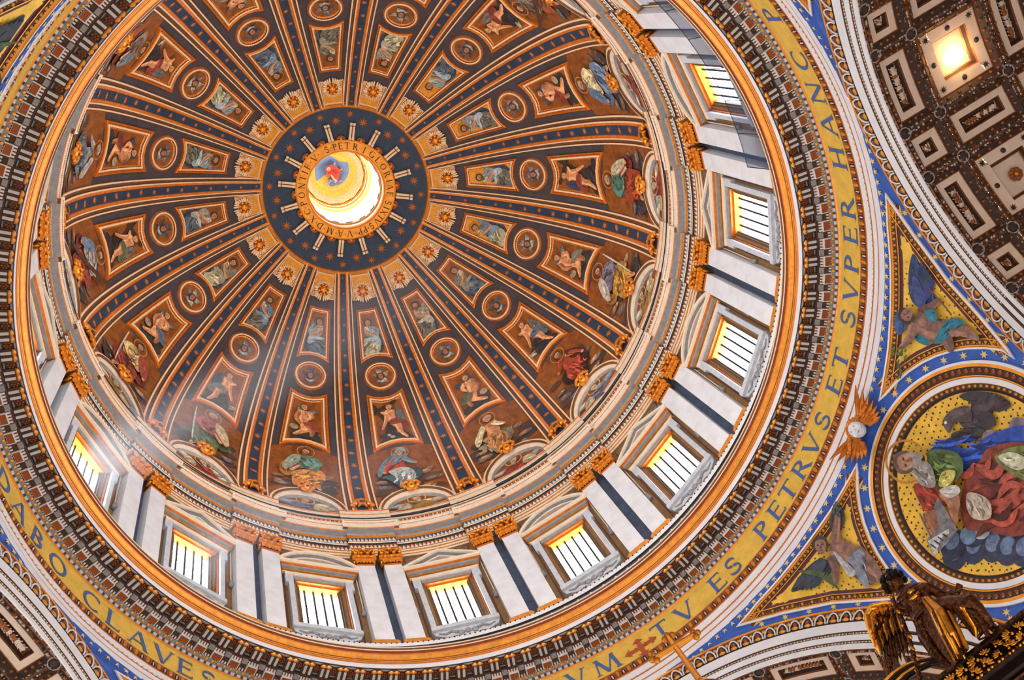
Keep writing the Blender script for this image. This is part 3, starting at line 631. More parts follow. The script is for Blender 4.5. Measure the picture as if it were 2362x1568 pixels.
def angel_figure(j):
    pt = Paint(local_paint(BF), .035); y = 10.7; f = 1 if j % 3 else -1
    if j in (4, 5): f = 1
    X = lambda *P: [(f * p[0] * 1.12, (p[1] - y) * 1.05 + y - .05) for p in P]; cl = [(126, 54, 46), (84, 100, 120), (140, 60, 44), (92, 100, 76), (120, 112, 104)][(j * 2 + 2) % 5]; sk = (196, 136, 96); sd = (150, 98, 66)
    wc = [(48, 64, 92), (96, 104, 104), (110, 104, 100)][j % 3]
    for q in range(9): pt.disc(rng.uniform(-1.1, 1.0), rng.uniform(8.7, 9.9), rng.uniform(.3, .55), rng.choice([(52, 40, 38), (60, 50, 50), (44, 40, 44), (70, 60, 56)]), rng.uniform(.2, .4))
    if j % 2 == 0:
        if j % 4 == 0: pt.limb(X((1.2, 12.9), (.7, 11.9), (.1, 10.4)), .2, (50, 36, 28)); pt.limb(X((1.2, 11.9), (.4, 12.4), (-.6, 12.9)), .17, (50, 36, 28))
        else: pt.limb(X((1.1, 9.6), (-.9, 9.0)), .2, (170, 162, 148))
        pt.wing(*X((-.5, 11.6))[0], 1.25, -1.0 if f < 0 else pi + 1.0, wc, f, 7); pt.cloth(X((-.65, 12.28), (-.9, 11.88), (-1.1, 11.0), (-.8, 10.8), (-.44, 11.25), (-.5, 11.9)), wc, 4)
        pt.cloth(X((.25, 10.54), (-.48, 9.9), (-1.3, 8.8), (.22, 8.8), (.8, 9.2), (.57, 10.01)), (50, 40, 42), 6)
        pt.cloth(X((-.6, 10.95), (-1.1, 10.6), (-1.15, 10.0), (-.8, 9.85), (-.6, 10.4)), cl, 5)
        pt.limb(X((-.1, 10.8), (-.45, 10.2), (-.4, 9.6)), [.34, .28, .2], sd); pt.limb(X((-.3, 10.7), (-.42, 10.2), (-.5, 9.6), (-.85, 8.95)), [.3, .26, .18, .1], sk)
        pt.limb(X((.0, 12.0), (-.02, 11.4), (-.12, 10.8)), [.4, .36, .32], sk); pt.limb(X((.2, 11.8), (.35, 11.1), (.55, 10.6), (.78, 10.15)), [.2, .17, .13, .09], sk)
        pt.limb(X((-.3, 11.9), (.2, 11.6), (.6, 11.9)), [.18, .14, .1], sk); pt.cloth(X((.1, 11.0), (-.5, 11.1), (-.9, 10.7), (-.4, 10.5), (.1, 10.6)), cl, 4)
        pt.head(*X((-.04, 12.3))[0], .3, f * .4, (120, 84, 50), (206, 150, 108))
        if j == 4: pt.disc(.45, 9.3, .16, (190, 170, 140)); pt.disc(.2, 9.05, .2, (200, 176, 140), .14)
    else:
        pt.cloth(X((1.1, 9.45), (.4, 9.5), (-.7, 9.75), (-1.24, 9.0), (-.3, 8.8), (.7, 8.85)), (52, 50, 46), 6)
        pt.wing(*X((.5, 11.6))[0], 1.1, 1.5 if f > 0 else pi - 1.5, wc, f, 7); pt.wing(*X((-.2, 11.5))[0], 1.0, pi - .75 if f > 0 else .75, wc, -f, 6)
        pt.limb(X((.2, 10.8), (-.25, 10.1), (.2, 9.75), (.8, 9.35)), [.36, .28, .2, .12], sk); pt.limb(X((-.1, 10.7), (-.5, 10.0), (-.45, 9.4)), [.32, .24, .14], sd)
        pt.cloth(X((.3, 10.7), (-.3, 10.9), (-.75, 10.7), (-1.1, 9.95), (-.67, 9.95), (-.2, 10.35)), cl, 5); pt.disc(*X((.85, 10.1))[0], .36, (160, 146, 124), .3)
        pt.limb(X((.25, 11.85), (.25, 11.3), (.15, 10.75)), [.42, .38, .34], sk); pt.limb(X((.55, 11.7), (.75, 11.0), (.4, 10.5)), [.2, .16, .11], sd)
        pt.limb(X((-.1, 11.8), (-.45, 11.4), (-.15, 11.0)), [.19, .15, .1], sk)
        pt.head(*X((.2, 12.25))[0], .31, -f * .4, (110, 76, 46), (204, 148, 106))
    return pt.mb.mesh('painted_figure')
def small_figure(j):
    pt = Paint(local_paint(SF), .035); f = 1 if j % 3 != 2 else -1; o = .2
    X = lambda *P: [(f * p[0] * 1.1, (p[1] - 19.4) * .92 + 19.4 - o + .28) for p in P]
    a = [(140, 150, 160), (100, 120, 140), (120, 116, 100), (150, 144, 130), (130, 150, 160)][j % 5]; b = [(110, 104, 92), (176, 170, 140), (84, 96, 112)][j % 3]; d = (56, 64, 82)
    pt.cloth(X((-.1, 20.4), (-.7, 20.2), (-.85, 19.3), (-.8, 18.2), (-.3, 17.6), (.5, 17.6), (.8, 18.4), (.6, 19.2)), d, 7)
    if j % 2: pt.wing(*X((-.4, 20.1))[0], .9, 1.9 if f < 0 else pi - 1.9 + .6, (110, 116, 116), f, 6)
    pt.cloth(X((.45, 20.44), (.15, 20.55), (-.3, 20.45), (-.65, 20.1), (-.5, 19.4), (.17, 19.4), (.47, 19.8)), a, 6)
    pt.cloth(X((.45, 20.46), (.2, 20.5), (.08, 20.1), (.43, 19.9)), (196, 190, 170), 2)
    pt.cloth(X((.72, 19.1), (.23, 19.3), (-.21, 19.2), (-.5, 18.6), (-.4, 17.9), (.2, 17.5), (.85, 17.7), (.6, 18.4)), b, 8)
    pt.cloth(X((.67, 19.28), (.08, 19.4), (-.49, 19.32), (-.6, 18.6), (-.3, 18.5), (-.1, 19.05), (.47, 19.08)), tuple(min(230, int(k * 1.2)) for k in a), 4)
    pt.limb(X((.35, 20.05), (.05, 19.65), (-.5, 19.4)), [.14, .12, .08], (176, 124, 88))
    pt.head(*X((.1, 20.85))[0], .3, f * .3, (58, 42, 32), (186, 132, 94), (170, 104, 40) if j % 2 else None, (90, 76, 64) if j % 3 == 0 else None)
    return pt.mb.mesh('painted_figure')
def seraph(j):
    pt = Paint(local_paint(MF), .04)
    wc = [(110, 120, 136), (150, 150, 150), (70, 80, 100)][j % 3]
    for i, a in enumerate((.5, pi - .5, 1.9, pi - 1.9, -.9, pi + .9)): pt.wing(.12 * cos(a), VM + .12 * sin(a), .78, a, wc if i % 2 else tuple(int(k * .7) for k in wc), 1 if i % 2 else -1, 4)
    pt.disc(0, VM, .36, (60, 44, 40)); pt.head(0, VM, .27, 0, (90, 56, 36), (180, 116, 86)); pt.limb([(-.3, VM - .45), (0, VM - .6), (.3, VM - .45)], .07, (150, 156, 160))
    return pt.mb.mesh('painted_seraph')
def bust(j):
    pt = Paint(local_paint(LF), .06); y = VL + 1.0; f = 1 if j % 2 else -1
    X = lambda *P: [(f * p[0], p[1] + y) for p in P]
    pt.clouds(-1.9, 1.9, y + .2, .5, 8, [(110, 120, 130), (150, 140, 120), (170, 160, 140)])
    pt.cloth(X((-1.2, -.7), (-1.0, .1), (-.5, .5), (.3, .55), (.9, .2), (1.3, -.7)), [(140, 60, 56), (150, 120, 66), (110, 110, 130)][j % 3], 6)
    pt.cloth(X((-1.5, -.7), (-1.2, .1), (-.6, .3), (-.5, -.7)), (190, 180, 150), 3)
    pt.head(*X((.1, .85))[0], .36, f * .3, (120, 100, 80), (206, 156, 116), (206, 170, 110), (170, 160, 150))
    return pt.mb.mesh('painted_bust')
def place_thing(name, F, A, label, cat, group, kids):
    r = obj(name, None, None, A @ F); r.empty_display_size = .3
    tag(r, label, cat, group)
    for n, me in kids: obj(n, me, r)
    return r
LOOK = ['in teal and rust robes', 'in violet and ochre robes', 'bare chested in red drapery', 'with pale cloth over the lap', 'veiled, in red dress and pale blue cloak', 'in green tunic and orange mantle', 'in crimson tunic and green mantle', 'in tan tunic and red cloak with a sword', 'in white and red with a long cross', 'in grey and blue drapery', 'in dark drapery', 'in dark drapery', 'in dark drapery', 'in dark drapery', 'in dark drapery', 'in beige tunic and blue cloak']
for j in range(16):
    az = PSI + 11.25 + 22.5 * j; A = Rz(az); t = CLOCK(az)
    root = place_thing('relief_plate', PF, A, 'gilt feathered cherub head beside the dome eye, at %s' % t, 'relief', 'cherub reliefs around the eye', [('frame', pl_fr), ('gold_ground', pl_fi), ])
    M_ = PF.inverted() @ frame_at(domem, 0, 65.7 * mm, .05, .98)
    obj('head', ch_h, root, M_); obj('wings', ch_w, root, M_)
    if not seen(A @ Vector(dome(0, 12, 0)), 500): continue
    place_thing('small_panel', SF, A, 'narrow upper-row mosaic of a robed figure at %s' % t, 'mosaic', 'narrow mosaics of the upper row', [('frame', sp_fr), ('gold_ground', sp_fb if j in (0, 1, 15, 14) else sp_fi), ('painted_figure', small_figure(j))])  # right-hand bays get a brighter ground: stronger light put into the colour
    place_thing('medallion', MF, A, 'round mosaic of a winged seraph at %s' % t, 'medallion', 'round seraph mosaics', [('frame', me_fr), ('gold_ground', me_fi), ('painted_seraph', seraph(j))])
    place_thing('large_panel', BF, A, 'flaring middle-row mosaic of an angel at %s' % t, 'mosaic', 'large angel mosaics', [('frame', bp_fr), ('gold_ground', bp_fi), ('painted_figure', angel_figure(j))])
    place_thing('seated_figure_mosaic', GF, A, 'seated figure %s, at %s' % (LOOK[j], t), 'mosaic', 'seated figures at the foot of the dome', [('gold_ground', fg_fi), ('painted_figure', big_figure(j))])
    root = place_thing('lunette', LF, A, 'stone-framed lunette with painted bust at %s' % t, 'lunette', 'arched lunettes', [('frame', lu_fr), ('gold_ground', lu_fi), ('painted_bust', bust(j))])
    obj('keystone_mask', mask_me, root, LF.inverted() @ frame_at(domem, 0, 5.2 * mm, .25, 1.05))
for k in range(16):
    az = PSI + 22.5 * k
    if seen(Rz(az) @ Vector(dome(0, 0, 0)), 200):
        o = obj('rib_foot_ornament', foot_me, None, Rz(az) @ frame_at(domem, 0, -.1, .15, 1.15)); tag(o, 'gilt mask at the foot of the rib at %s' % CLOCK(az), 'ornament', 'gilt masks at the rib feet')
# ------------------------------------------------------------------ upper entablature and attic under the dome
def P3(r, y, z): return (r, y, z)
RES = [(20.65, 76.0, 'cream_pale'), (20.3, 75.95, 'cream_pale'), (20.28, 75.85, 'gilt'), (20.3, 75.7, 'cream_pale'), (20.34, 75.3, 'gilt_bright'), (20.36, 75.2, 'cream_pale'), (20.36, 74.8, 'stone'), (20.42, 74.2, 'stone'), (20.3, 74.1, 'stone_brown'), (20.3, 73.1, 'stone'), (19.9, 72.9, 'cream_pale'),
       (19.72, 72.85, 'cream_pale'), (19.68, 72.6, 'cream_pale'), (19.74, 72.4, 'cream_pale'), (19.76, 72.34, 'cream_pale'), (19.78, 72.22, 'cream_pale'), (19.8, 71.8, 'gilt'), (19.84, 71.74, 'stone_grey'), (20.25, 71.72, 'stone_grey'), (20.3, 71.62, 'gilt_bright'), (20.36, 71.36, 'gilt'), (20.38, 71.3, 'slate'), (20.42, 70.75, 'cream_pale'), (20.46, 70.66, 'black'), (20.52, 70.5, 'russet'), (20.55, 69.95, 'cream_pale'), (20.58, 69.8, 'gilt_bright'), (20.62, 69.66, 'cream_pale'), (20.66, 69.5, 'gilt'), (20.68, 69.4, 'cream_pale'), (20.7, 69.18, 'stone_brown'), (21.05, 69.12, 'stone_brown')]  # grey soffit strips put the shade under the cornice into the colour
BAY = [(r + (.24 if 71.3 < z < 75.99 else .2 if z <= 71.3 else .1), z, m) for r, z, m in RES]; BAY[-1] = (21.06, 69.12, 'stone_brown')
mb = MB()
lathe(mb, BAY, n=256)
trim2 = struct(part('trim_2', mb, None))
def sector(mb, prof, back, half, n=6):
    """piece of a moulding ring about azimuth 0, half = half width in metres at R 20, with closed ends"""
    a = degrees(half / 20.0); lathe(mb, prof, -a, a, n)
    for q in (-a, a):
        c_, s_ = cos(radians(q)), sin(radians(q))
        for (r0, z0, m), (r1, z1, _) in zip(prof, prof[1:]): mb.quad((r0 * c_, r0 * s_, z0), (back * c_, back * s_, z0), (back * c_, back * s_, z1), (r1 * c_, r1 * s_, z1), m)
mb = MB()
up = [p for p in RES if p[1] >= 71.8]; lo = [p for p in RES if p[1] <= 71.83]
sector(mb, [p for p in up if p[1] > 73], 20.7, 1.75); sector(mb, [p for p in up if p[1] < 72.8], 20.7, 1.95); sector(mb, lo, 20.95, 1.62)
res_me = mb.mesh('ressaut')
def zigzag(mb, R, z0, z1, a0, a1, n, m):
    for i in range(n):
        q0, q1 = radians(a0 + (a1 - a0) * i / n), radians(a0 + (a1 - a0) * (i + 1) / n); qm = (q0 + q1) / 2; k = len(mb.v)
        B = [(R * cos(q0), R * sin(q0), z0), (R * cos(q1), R * sin(q1), z0), (R * cos(qm), R * sin(qm), z1)]
        C = ((R - .05) * cos(qm), (R - .05) * sin(qm), z0 + (z1 - z0) * .35)
        mb.v += B + [C]
        for f in ((0, 1, 3), (1, 2, 3), (2, 0, 3)): mb.face(tuple(k + i_ for i_ in f), m)
def beads(mb, R, z, a0, a1, n, r, m):
    for i in range(n):
        q = radians(a0 + (a1 - a0) * (i + .5) / n); mb.ball((R * cos(q), R * sin(q), z), r, m, 4, 2, None, False)
mb = MB()
h = degrees(1.6 / 20.2)
zigzag(mb, 20.39, 70.76, 71.29, -h, h, 12, 'cream_pale'); zigzag(mb, 20.51, 69.97, 70.49, -h, h, 12, 'cream_pale'); beads(mb, 20.3, 71.5, -h, h, 26, .06, 'gilt_bright'); beads(mb, 20.66, 69.45, -h, h, 26, .06, 'gilt_bright'); beads(mb, 20.29, 75.75, -h, h, 30, .06, 'gilt'); beads(mb, 19.73, 72.36, -h * 1.15, h * 1.15, 34, .045, 'gilt')
or_r = mb.mesh('frieze_ornament')
mb = MB(); h0, h1 = h + .1, 22.5 - h - .1
zigzag(mb, 20.59, 70.76, 71.29, h0, h1, 17, 'cream_pale'); zigzag(mb, 20.71, 69.97, 70.49, h0, h1, 17, 'cream_pale'); beads(mb, 20.54, 71.5, h0, h1, 40, .06, 'gilt_bright'); beads(mb, 20.86, 69.45, h0, h1, 40, .06, 'gilt_bright'); beads(mb, 20.53, 75.75, h0, h1, 44, .06, 'gilt'); beads(mb, 19.97, 72.36, h0, h1, 44, .045, 'gilt')
for i in range(30):
    q = h0 + (h1 - h0) * (i + .5) / 30; mb.box((20.25, 0, 73.3), (.12, .1, .66), 'gilt' if i % 2 else 'stone', Rz(q))
lathe(mb, [(20.16, 73.64, 'gilt'), (20.4, 73.64, 'gilt')], h0, h1, 10); lathe(mb, [(20.16, 73.64, 'cream'), (20.16, 73.8, 'cream')], h0, h1, 10)
or_b = mb.mesh('frieze_ornament')
for k in range(16):
    obj('ressaut', res_me, trim2, Rz(PSI + 22.5 * k)); obj('frieze_ornament', or_r, trim2, Rz(PSI + 22.5 * k), 'stuff'); obj('frieze_ornament', or_b, trim2, Rz(PSI + 22.5 * k), 'stuff')
# gallery rail
mb = MB()
for k in range(16):
    pass
lathe(mb, [(19.95, 73.72, 'iron'), (20.0, 73.72, 'iron'), (20.0, 73.64, 'iron')], n=128)
part('rail', mb, trim2)
# ------------------------------------------------------------------ drum wall with window openings
WR = 21.05
def wall_sector(mb):
    """one bay, azimuth -11.25..11.25 about the window"""
    hw = degrees(1.42 / WR)
    brk = [-11.25, -8.2, -5.9, -hw, 0, hw, 5.9, 8.2, 11.25]; zs = [55.6, 59.0, 65.1, 69.3]
    for i in range(len(brk) - 1):
        for j in range(3):
            if j == 1 and brk[i] >= -hw - 1e-6 and brk[i + 1] <= hw + 1e-6: continue
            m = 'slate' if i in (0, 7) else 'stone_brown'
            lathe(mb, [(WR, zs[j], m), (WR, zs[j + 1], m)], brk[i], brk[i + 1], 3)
    for s_ in (-1, 1):            # porphyry bands and thin frames of the side strips
        for q0, q1, m in ((5.9, 6.15, 'porphyry'), (8.0, 8.25, 'porphyry')):
            lathe(mb, [(WR - .04, 57, m), (WR - .04, 69, m)], s_ * q0, s_ * q1, 2)
        a = s_ * hw               # reveals
        for zz in (0,):
            c_, s2 = cos(radians(a)), sin(radians(a))
            mb.quad((WR * c_, WR * s2, 59.0), (21.45 * c_, 21.45 * s2, 59.0), (21.45 * c_, 21.45 * s2, 65.1), (WR * c_, WR * s2, 65.1), 'umber_stone')
    lathe(mb, [(WR, 65.1, 'gilt'), (21.2, 65.05, 'gilt_bright'), (21.3, 64.95, 'gilt_bright'), (21.45, 64.9, 'stone')], -hw, hw, 4)
    lathe(mb, [(WR, 59.0, 'stone_white'), (21.45, 59.1, 'stone_white')], -hw, hw, 4)
mb = MB()
SECT = MB(); wall_sector(SECT)
for k in range(16):
    M_ = Rz(PSI + 11.25 + 22.5 * k); n = len(mb.v); mb.v += [tuple(M_ @ Vector(p)) for p in SECT.v]
    for f, m in zip(SECT.f, SECT.m): mb.face(tuple(n + i for i in f), m)
wall_round = struct(part('wall_round', mb, None))
# upper part of the wall beside the pediments: carved garlands
mb = MB()
for s_ in (-1, 1):
    for i in range(6): mb.ball((20.95, s_ * (1.3 + .32 * i), 68.6 - .12 * i), (.1, .24, .22), 'stone_grey', 6, 4, None, True, .4)
    mb.ball((20.9, s_ * 2.75, 67.6), (.18, .3, .4), 'slate', 7, 5, None, True, .4)
gar = mb.mesh('garland')
# windows
def ybox(mb, y0, y1, z0, z1, r0, r1, m): mb.box(((r0 + r1) / 2, (y0 + y1) / 2, (z0 + z1) / 2), (abs(r1 - r0), abs(y1 - y0), abs(z1 - z0)), m)
def win_frame():
    mb = MB()
    for s_ in (-1, 1):
        ybox(mb, s_ * 1.4, s_ * 1.66, 59.0, 65.1, 21.0, 21.15, 'umber_stone'); ybox(mb, s_ * 1.62, s_ * 1.68, 58.9, 65.2, 20.8, 21.1, 'russet'); ybox(mb, s_ * 1.68, s_ * 2.0, 58.6, 65.5, 20.62, 21.1, 'stone_carved'); ybox(mb, s_ * 2.0, s_ * 2.18, 64.2, 65.5, 20.62, 21.1, 'stone_carved')
        ybox(mb, s_ * 1.3, s_ * 1.45, 59.0, 65.1, 21.05, 21.3, 'umber_stone'); ybox(mb, s_ * 1.2, s_ * 1.32, 59.0, 64.9, 21.15, 21.4, 'umber_stone')
    ybox(mb, -2.18, 2.18, 65.2, 65.55, 20.6, 21.1, 'stone'); ybox(mb, -1.62, 1.62, 64.9, 65.2, 20.7, 21.1, 'stone_grey'); ybox(mb, -1.5, 1.5, 64.75, 64.92, 20.8, 21.4, 'gilt'); ybox(mb, -1.35, 1.35, 64.6, 64.76, 21.0, 21.5, 'gilt_bright')
    ybox(mb, -2.05, 2.05, 65.55, 65.85, 20.75, 21.1, 'stone_brown')
    for s_ in (-1, 1): ybox(mb, s_ * 2.06, s_ * 2.2, 58.3, 64.1, 20.95, 21.1, 'porphyry')
    return mb.mesh('frame')
def win_sill():
    mb = MB(); ybox(mb, -2.05, 2.05, 58.55, 58.95, 20.5, 21.1, 'stone_carved')
    P = [(-2.0, 58.55), (-1.9, 58.2), (-1.2, 57.75), (-.7, 57.85), (-.4, 57.5), (.4, 57.5), (.7, 57.85), (1.2, 57.75), (1.9, 58.2), (2.0, 58.55)]
    mb.extrude(P, lambda y, z: (20.7, y, z), lambda y, z: (21.05, y, z), 'stone_carved')
    for i in range(3): mb.ball((20.66, (i - 1) * .42, 58.0 + .06 * (i == 1)), (.1, .2, .24), 'stone_grey', 8, 5)
    for s_ in (-1, 1): mb.tube([(20.68, s_ * .6, 58.1), (20.64, s_ * .95, 58.3), (20.66, s_ * 1.3, 58.1), (20.68, s_ * 1.7, 58.35)], [.12, .09, .07, .04], 'stone_grey', 6)
    return mb.mesh('sill')
def pediment(seg):
    mb = MB()
    LAY = [(0, .12, 20.75, 'stone'), (.12, .18, 20.62, 'gilt_bright'), (.18, .4, 20.45, 'stone_grey'), (.4, .46, 20.3, 'gilt'), (.46, .7, 20.15, 'cream_pale')]
    for a, b, r, m in LAY: ybox(mb, -2.3 - a * .5, 2.3 + a * .5, 65.75 + a, 65.75 + b, r, 21.05, m)
    W, Z, Hh = 2.66, 66.45, 1.55
    def crown(q):          # outline of the top, q in -1..1
        if seg:
            Rr = (W * W + Hh * Hh) / (2 * Hh); t = q * math.asin(W / Rr); return (Rr * sin(t), Z + Rr * cos(t) - (Rr - Hh))
        return (W * q, Z + Hh * (1 - abs(q)))
    qs = [i / 8 for i in range(-8, 9)] if seg else [-1, 0, 1]
    def band(t0, t1, r, m):
        A = []; 
        for q in qs:
            y, z = crown(q); c = (0, Z - .6) if seg else (0, Z - 1.2); d = Vector((y - c[0], z - c[1])); d.normalize(); A.append(((y - d.x * t0, z - d.y * t0), (y - d.x * t1, z - d.y * t1)))
        for (a0, a1), (b0, b1) in zip(A, A[1:]):
            P = [a0, b0, b1, a1]; mb.extrude(P, lambda y, z: (r, y, z), lambda y, z: (21.05, y, z), m)
    band(0, .24, 20.12, 'cream_pale'); band(.24, .28, 20.25, 'stone_grey'); band(.3, .5, 20.45, 'stone')
    P = [crown(q) for q in qs]; P = [(y * .88, Z + (z - Z) * .8) for y, z in P]
    mb.extrude(P, lambda y, z: (20.85, y, z), lambda y, z: (21.05, y, z), 'stone_brown')
    P = [(y * .5, Z + .12 + (z - Z) * .5) for y, z in P]; mb.extrude(P, lambda y, z: (20.78, y, z), lambda y, z: (20.9, y, z), 'russet')
    return mb.mesh('pediment')
wf, ws_, ped = win_frame(), win_sill(), (pediment(False), pediment(True))
mb = MB(); mb.quad((21.42, -1.42, 59.0), (21.42, 1.42, 59.0), (21.42, 1.42, 65.0), (21.42, -1.42, 65.0), 'glass'); gl = mb.mesh('pane')
mb = MB(); mb.box((21.36, 0, 62), (.07, .125, 6), 'iron'); bar = mb.mesh('bar')
mb = MB(); mb.tube([(20.95, 0, 66.5), (20.95, 0, 62.2)], .05, 'stone', 6); mb.ball((20.92, 0, 61.9), (.14, .14, .25), 'stone_grey', 7, 5); mb.ball((20.92, 0, 61.5), (.2, .2, .16), 'stone_grey', 7, 5)
rod = mb.mesh('tassel_rod')
nwin = 0
for j in range(16):
    az = PSI + 11.25 + 22.5 * j
    if not seen(Rz(az) @ Vector((20.5, 0, 63)), 900): pass
    nwin += 1
    r = struct(obj('window_%d' % (j + 1), None, None, Rz(az))); r.empty_display_size = .3
    r['label'] = '%s pediment window with white marble frame and dark bars, %s on the drum' % ('segmental' if j % 2 else 'triangular', CLOCK(az))
    obj('frame', wf, r); obj('sill', ws_, r); obj('pediment', ped[j % 2], r); obj('pane', gl, r); obj('garland', gar, r)
    for i in range(4): obj('bar', bar, r, Matrix.Translation((0, -.86 + .57 * i, 0)))
    for s_ in (-1, 1): obj('tassel_rod', rod, r, Rz(s_ * 6.9))
    lp = bpy.data.lights.new('window_portal', 'AREA'); lp.shape = 'RECTANGLE'; lp.size = 2.8; lp.size_y = 6.0
    lp.cycles.is_portal = True
    lo_ = bpy.data.objects.new('window_portal', lp); COL.objects.link(lo_)
    lo_.matrix_world = Rz(az) @ Matrix.Translation((21.5, 0, 62.0)) @ Vector((-1, 0, 0)).to_track_quat('-Z', 'Z').to_matrix().to_4x4()
# pilasters
def shaft():
    mb = MB(); ybox(mb, -.575, .575, 57.5, 67.3, 20.4, 21.1, 'marble'); ybox(mb, -.6, .6, 67.1, 67.3, 20.37, 21.05, 'gilt'); return mb.mesh('shaft')
def base():
    mb = MB(); ybox(mb, -.66, .66, 57.34, 57.5, 20.33, 21.05, 'gilt_bright'); ybox(mb, -.72, .72, 57.16, 57.34, 20.26, 21.05, 'gilt_bright'); ybox(mb, -.78, .78, 56.9, 57.16, 20.2, 21.05, 'gilt_bright'); return mb.mesh('base')
def capital():
    mb = MB(); g = 'gilt_relief'
    mb.extrude([(-.56, 67.3), (.56, 67.3), (.66, 68.9), (-.66, 68.9)], lambda y, z: (20.46 - .1 * (z - 67.3) / 1.6, y, z), lambda y, z: (21.05, y, z), 'gilt_dark')  # darker gilt body paints in the shade between the leaves
    ybox(mb, -.74, .74, 68.95, 69.2, 20.18, 21.05, g)
    def leaf(y, z, hh, wd, r0):
        pts = []
        for i in range(5):
            t = i / 4; rr = r0 - .1 - .22 * t ** 2.5; zz = z + hh * (t if t < .8 else .8 + (t - .8) * .0 - .1 * (t - .8) * 5); ww = wd * (.75 + .4 * sin(pi * t)) * (1 if t < 1 else .5)
            pts.append(((rr, y - ww, zz - .05), (rr - .07, y, zz), (rr, y + ww, zz - .05)))
        for a, b in zip(pts, pts[1:]):
            for q in (0, 1): mb.quad(a[q], a[q + 1], b[q + 1], b[q], g)
        mb.ball((r0 - .34, y, z + hh * .8), (.09, wd * .8, .1), g, 6, 4)
    for y in (-.42, 0, .42): leaf(y, 67.32, .62, .18, 20.42)
    for y in (-.6, -.21, .21, .6): leaf(y, 67.7, .72, .17, 20.4)
    for s_ in (-1, 1):
        mb.tube([(20.3, s_ * .1, 68.2), (20.2, s_ * .35, 68.75), (20.1, s_ * .62, 68.85), (20.08, s_ * .72, 68.65), (20.12, s_ * .6, 68.55)], [.07, .09, .1, .09, .06], g, 6)
        mb.ball((20.5, s_ * .68, 68.2), (.3, .12, .16), g, 6, 4, None, True, .3); mb.ball((20.6, s_ * .64, 67.7), (.3, .1, .14), g, 6, 4, None, True, .3)
    mb.ball((20.12, 0, 68.95), (.12, .17, .17), g, 7, 5, None, True, .3)
    for i in range(14): mb.ball((20.22 + rng.uniform(-.04, .06), rng.uniform(-.6, .6), rng.uniform(67.5, 68.8)), rng.uniform(.05, .1), g, 5, 3)
    return mb.mesh('capital')
sh, ba, ca = shaft(), base(), capital()
OFF = degrees(.885 / 20.4)
for k in range(16):
    for s_ in (-1, 1):
        az = PSI + 22.5 * k + s_ * OFF
        if not seen(Rz(az) @ Vector((20.4, 0, 64)), 420): continue
        r = obj('pilaster', None, None, Rz(az)); r.empty_display_size = .3
        tag(r, 'marble pilaster with gilt capital, %s of the pair at %s' % ('anticlockwise one' if s_ < 0 else 'clockwise one', CLOCK(PSI + 22.5 * k)), 'pilaster', 'paired pilasters of the drum')
        obj('shaft', sh, r); obj('base', ba, r); obj('capital', ca, r)
# ------------------------------------------------------------------ lower entablature: plinth, cornice, frieze with the inscription
mb = MB()
lathe(mb, [(WR, 57.0, 'stone_brown'), (20.9, 56.95, 'stone_brown'), (20.3, 56.9, 'gilt_bright'), (20.2, 56.85, 'stone_white'), (20.2, 56.45, 'black'), (20.3, 56.4, 'slate'), (20.3, 55.75, 'black'), (20.4, 55.7, 'stone_white'), (20.4, 55.1, 'slate'), (20.2, 54.9, 'stone_grey'), (19.2, 54.2, 'cream'), (18.95, 54.1, 'brown_band'), (18.9, 53.95, 'cream'), (18.78, 53.9, 'cream'), (18.78, 53.78, 'brown_band'), (18.84, 53.7, 'cream'), (18.86, 53.62, 'gilt_dark'), (18.88, 53.5, 'gilt_dark'), (18.9, 53.42, 'gilt'), (18.94, 53.36, 'gilt_bright'), (19.06, 53.18, 'ring_gold'), (19.1, 53.14, 'gilt_dark'), (19.13, 53.1, 'gilt_bright'), (19.16, 53.06, 'gilt_dark'), (19.18, 53.03, 'gilt_bright'), (19.2, 53.0, 'gilt'), (19.26, 52.95, 'stone_white'), (19.28, 52.58, 'dark_brown'),
           (19.32, 52.56, 'dark_brown'), (20.0, 52.52, 'dark_brown'), (20.0, 52.3, 'dark_brown'), (20.12, 52.28, 'dark_brown'), (20.62, 52.1, 'dark_brown'), (20.64, 52.0, 'stone_grey'), (20.86, 51.95, 'slate'), (20.92, 51.8, 'gilt'), (20.93, 51.74, 'gilt_bright'), (21.0, 51.68, 'frieze_gold'), (21.0, 49.78, 'gilt_bright'), (20.97, 49.72, 'gilt'), (20.95, 49.66, 'russet'), (21.0, 49.12, 'gilt_bright'), (20.93, 49.05, 'gilt'), (20.93, 48.95, 'stone_white'), (20.93, 48.46, 'gilt'), (20.9, 48.3, 'stone_white'), (20.9, 47.95, 'gilt'), (20.88, 47.86, 'gilt'), (20.86, 47.8, 'stone_white'), (20.83, 47.4, 'stone_white'), (20.88, 47.36, 'azure')], n=320)
trim1 = struct(part('trim_1', mb, None))
mb = MB()
beads(mb, 20.9, 48.38, 0, 360, 460, .07, 'gilt_bright'); beads(mb, 20.18, 56.8, 0, 360, 420, .06, 'black'); zigzag(mb, 20.29, 55.8, 56.35, 0, 360, 150, 'stone_white')
beads(mb, 20.38, 55.4, 0, 360, 110, .1, 'black')
obj('moulding_ornament', mb.mesh('moulding_ornament'), trim1, None, 'stuff')
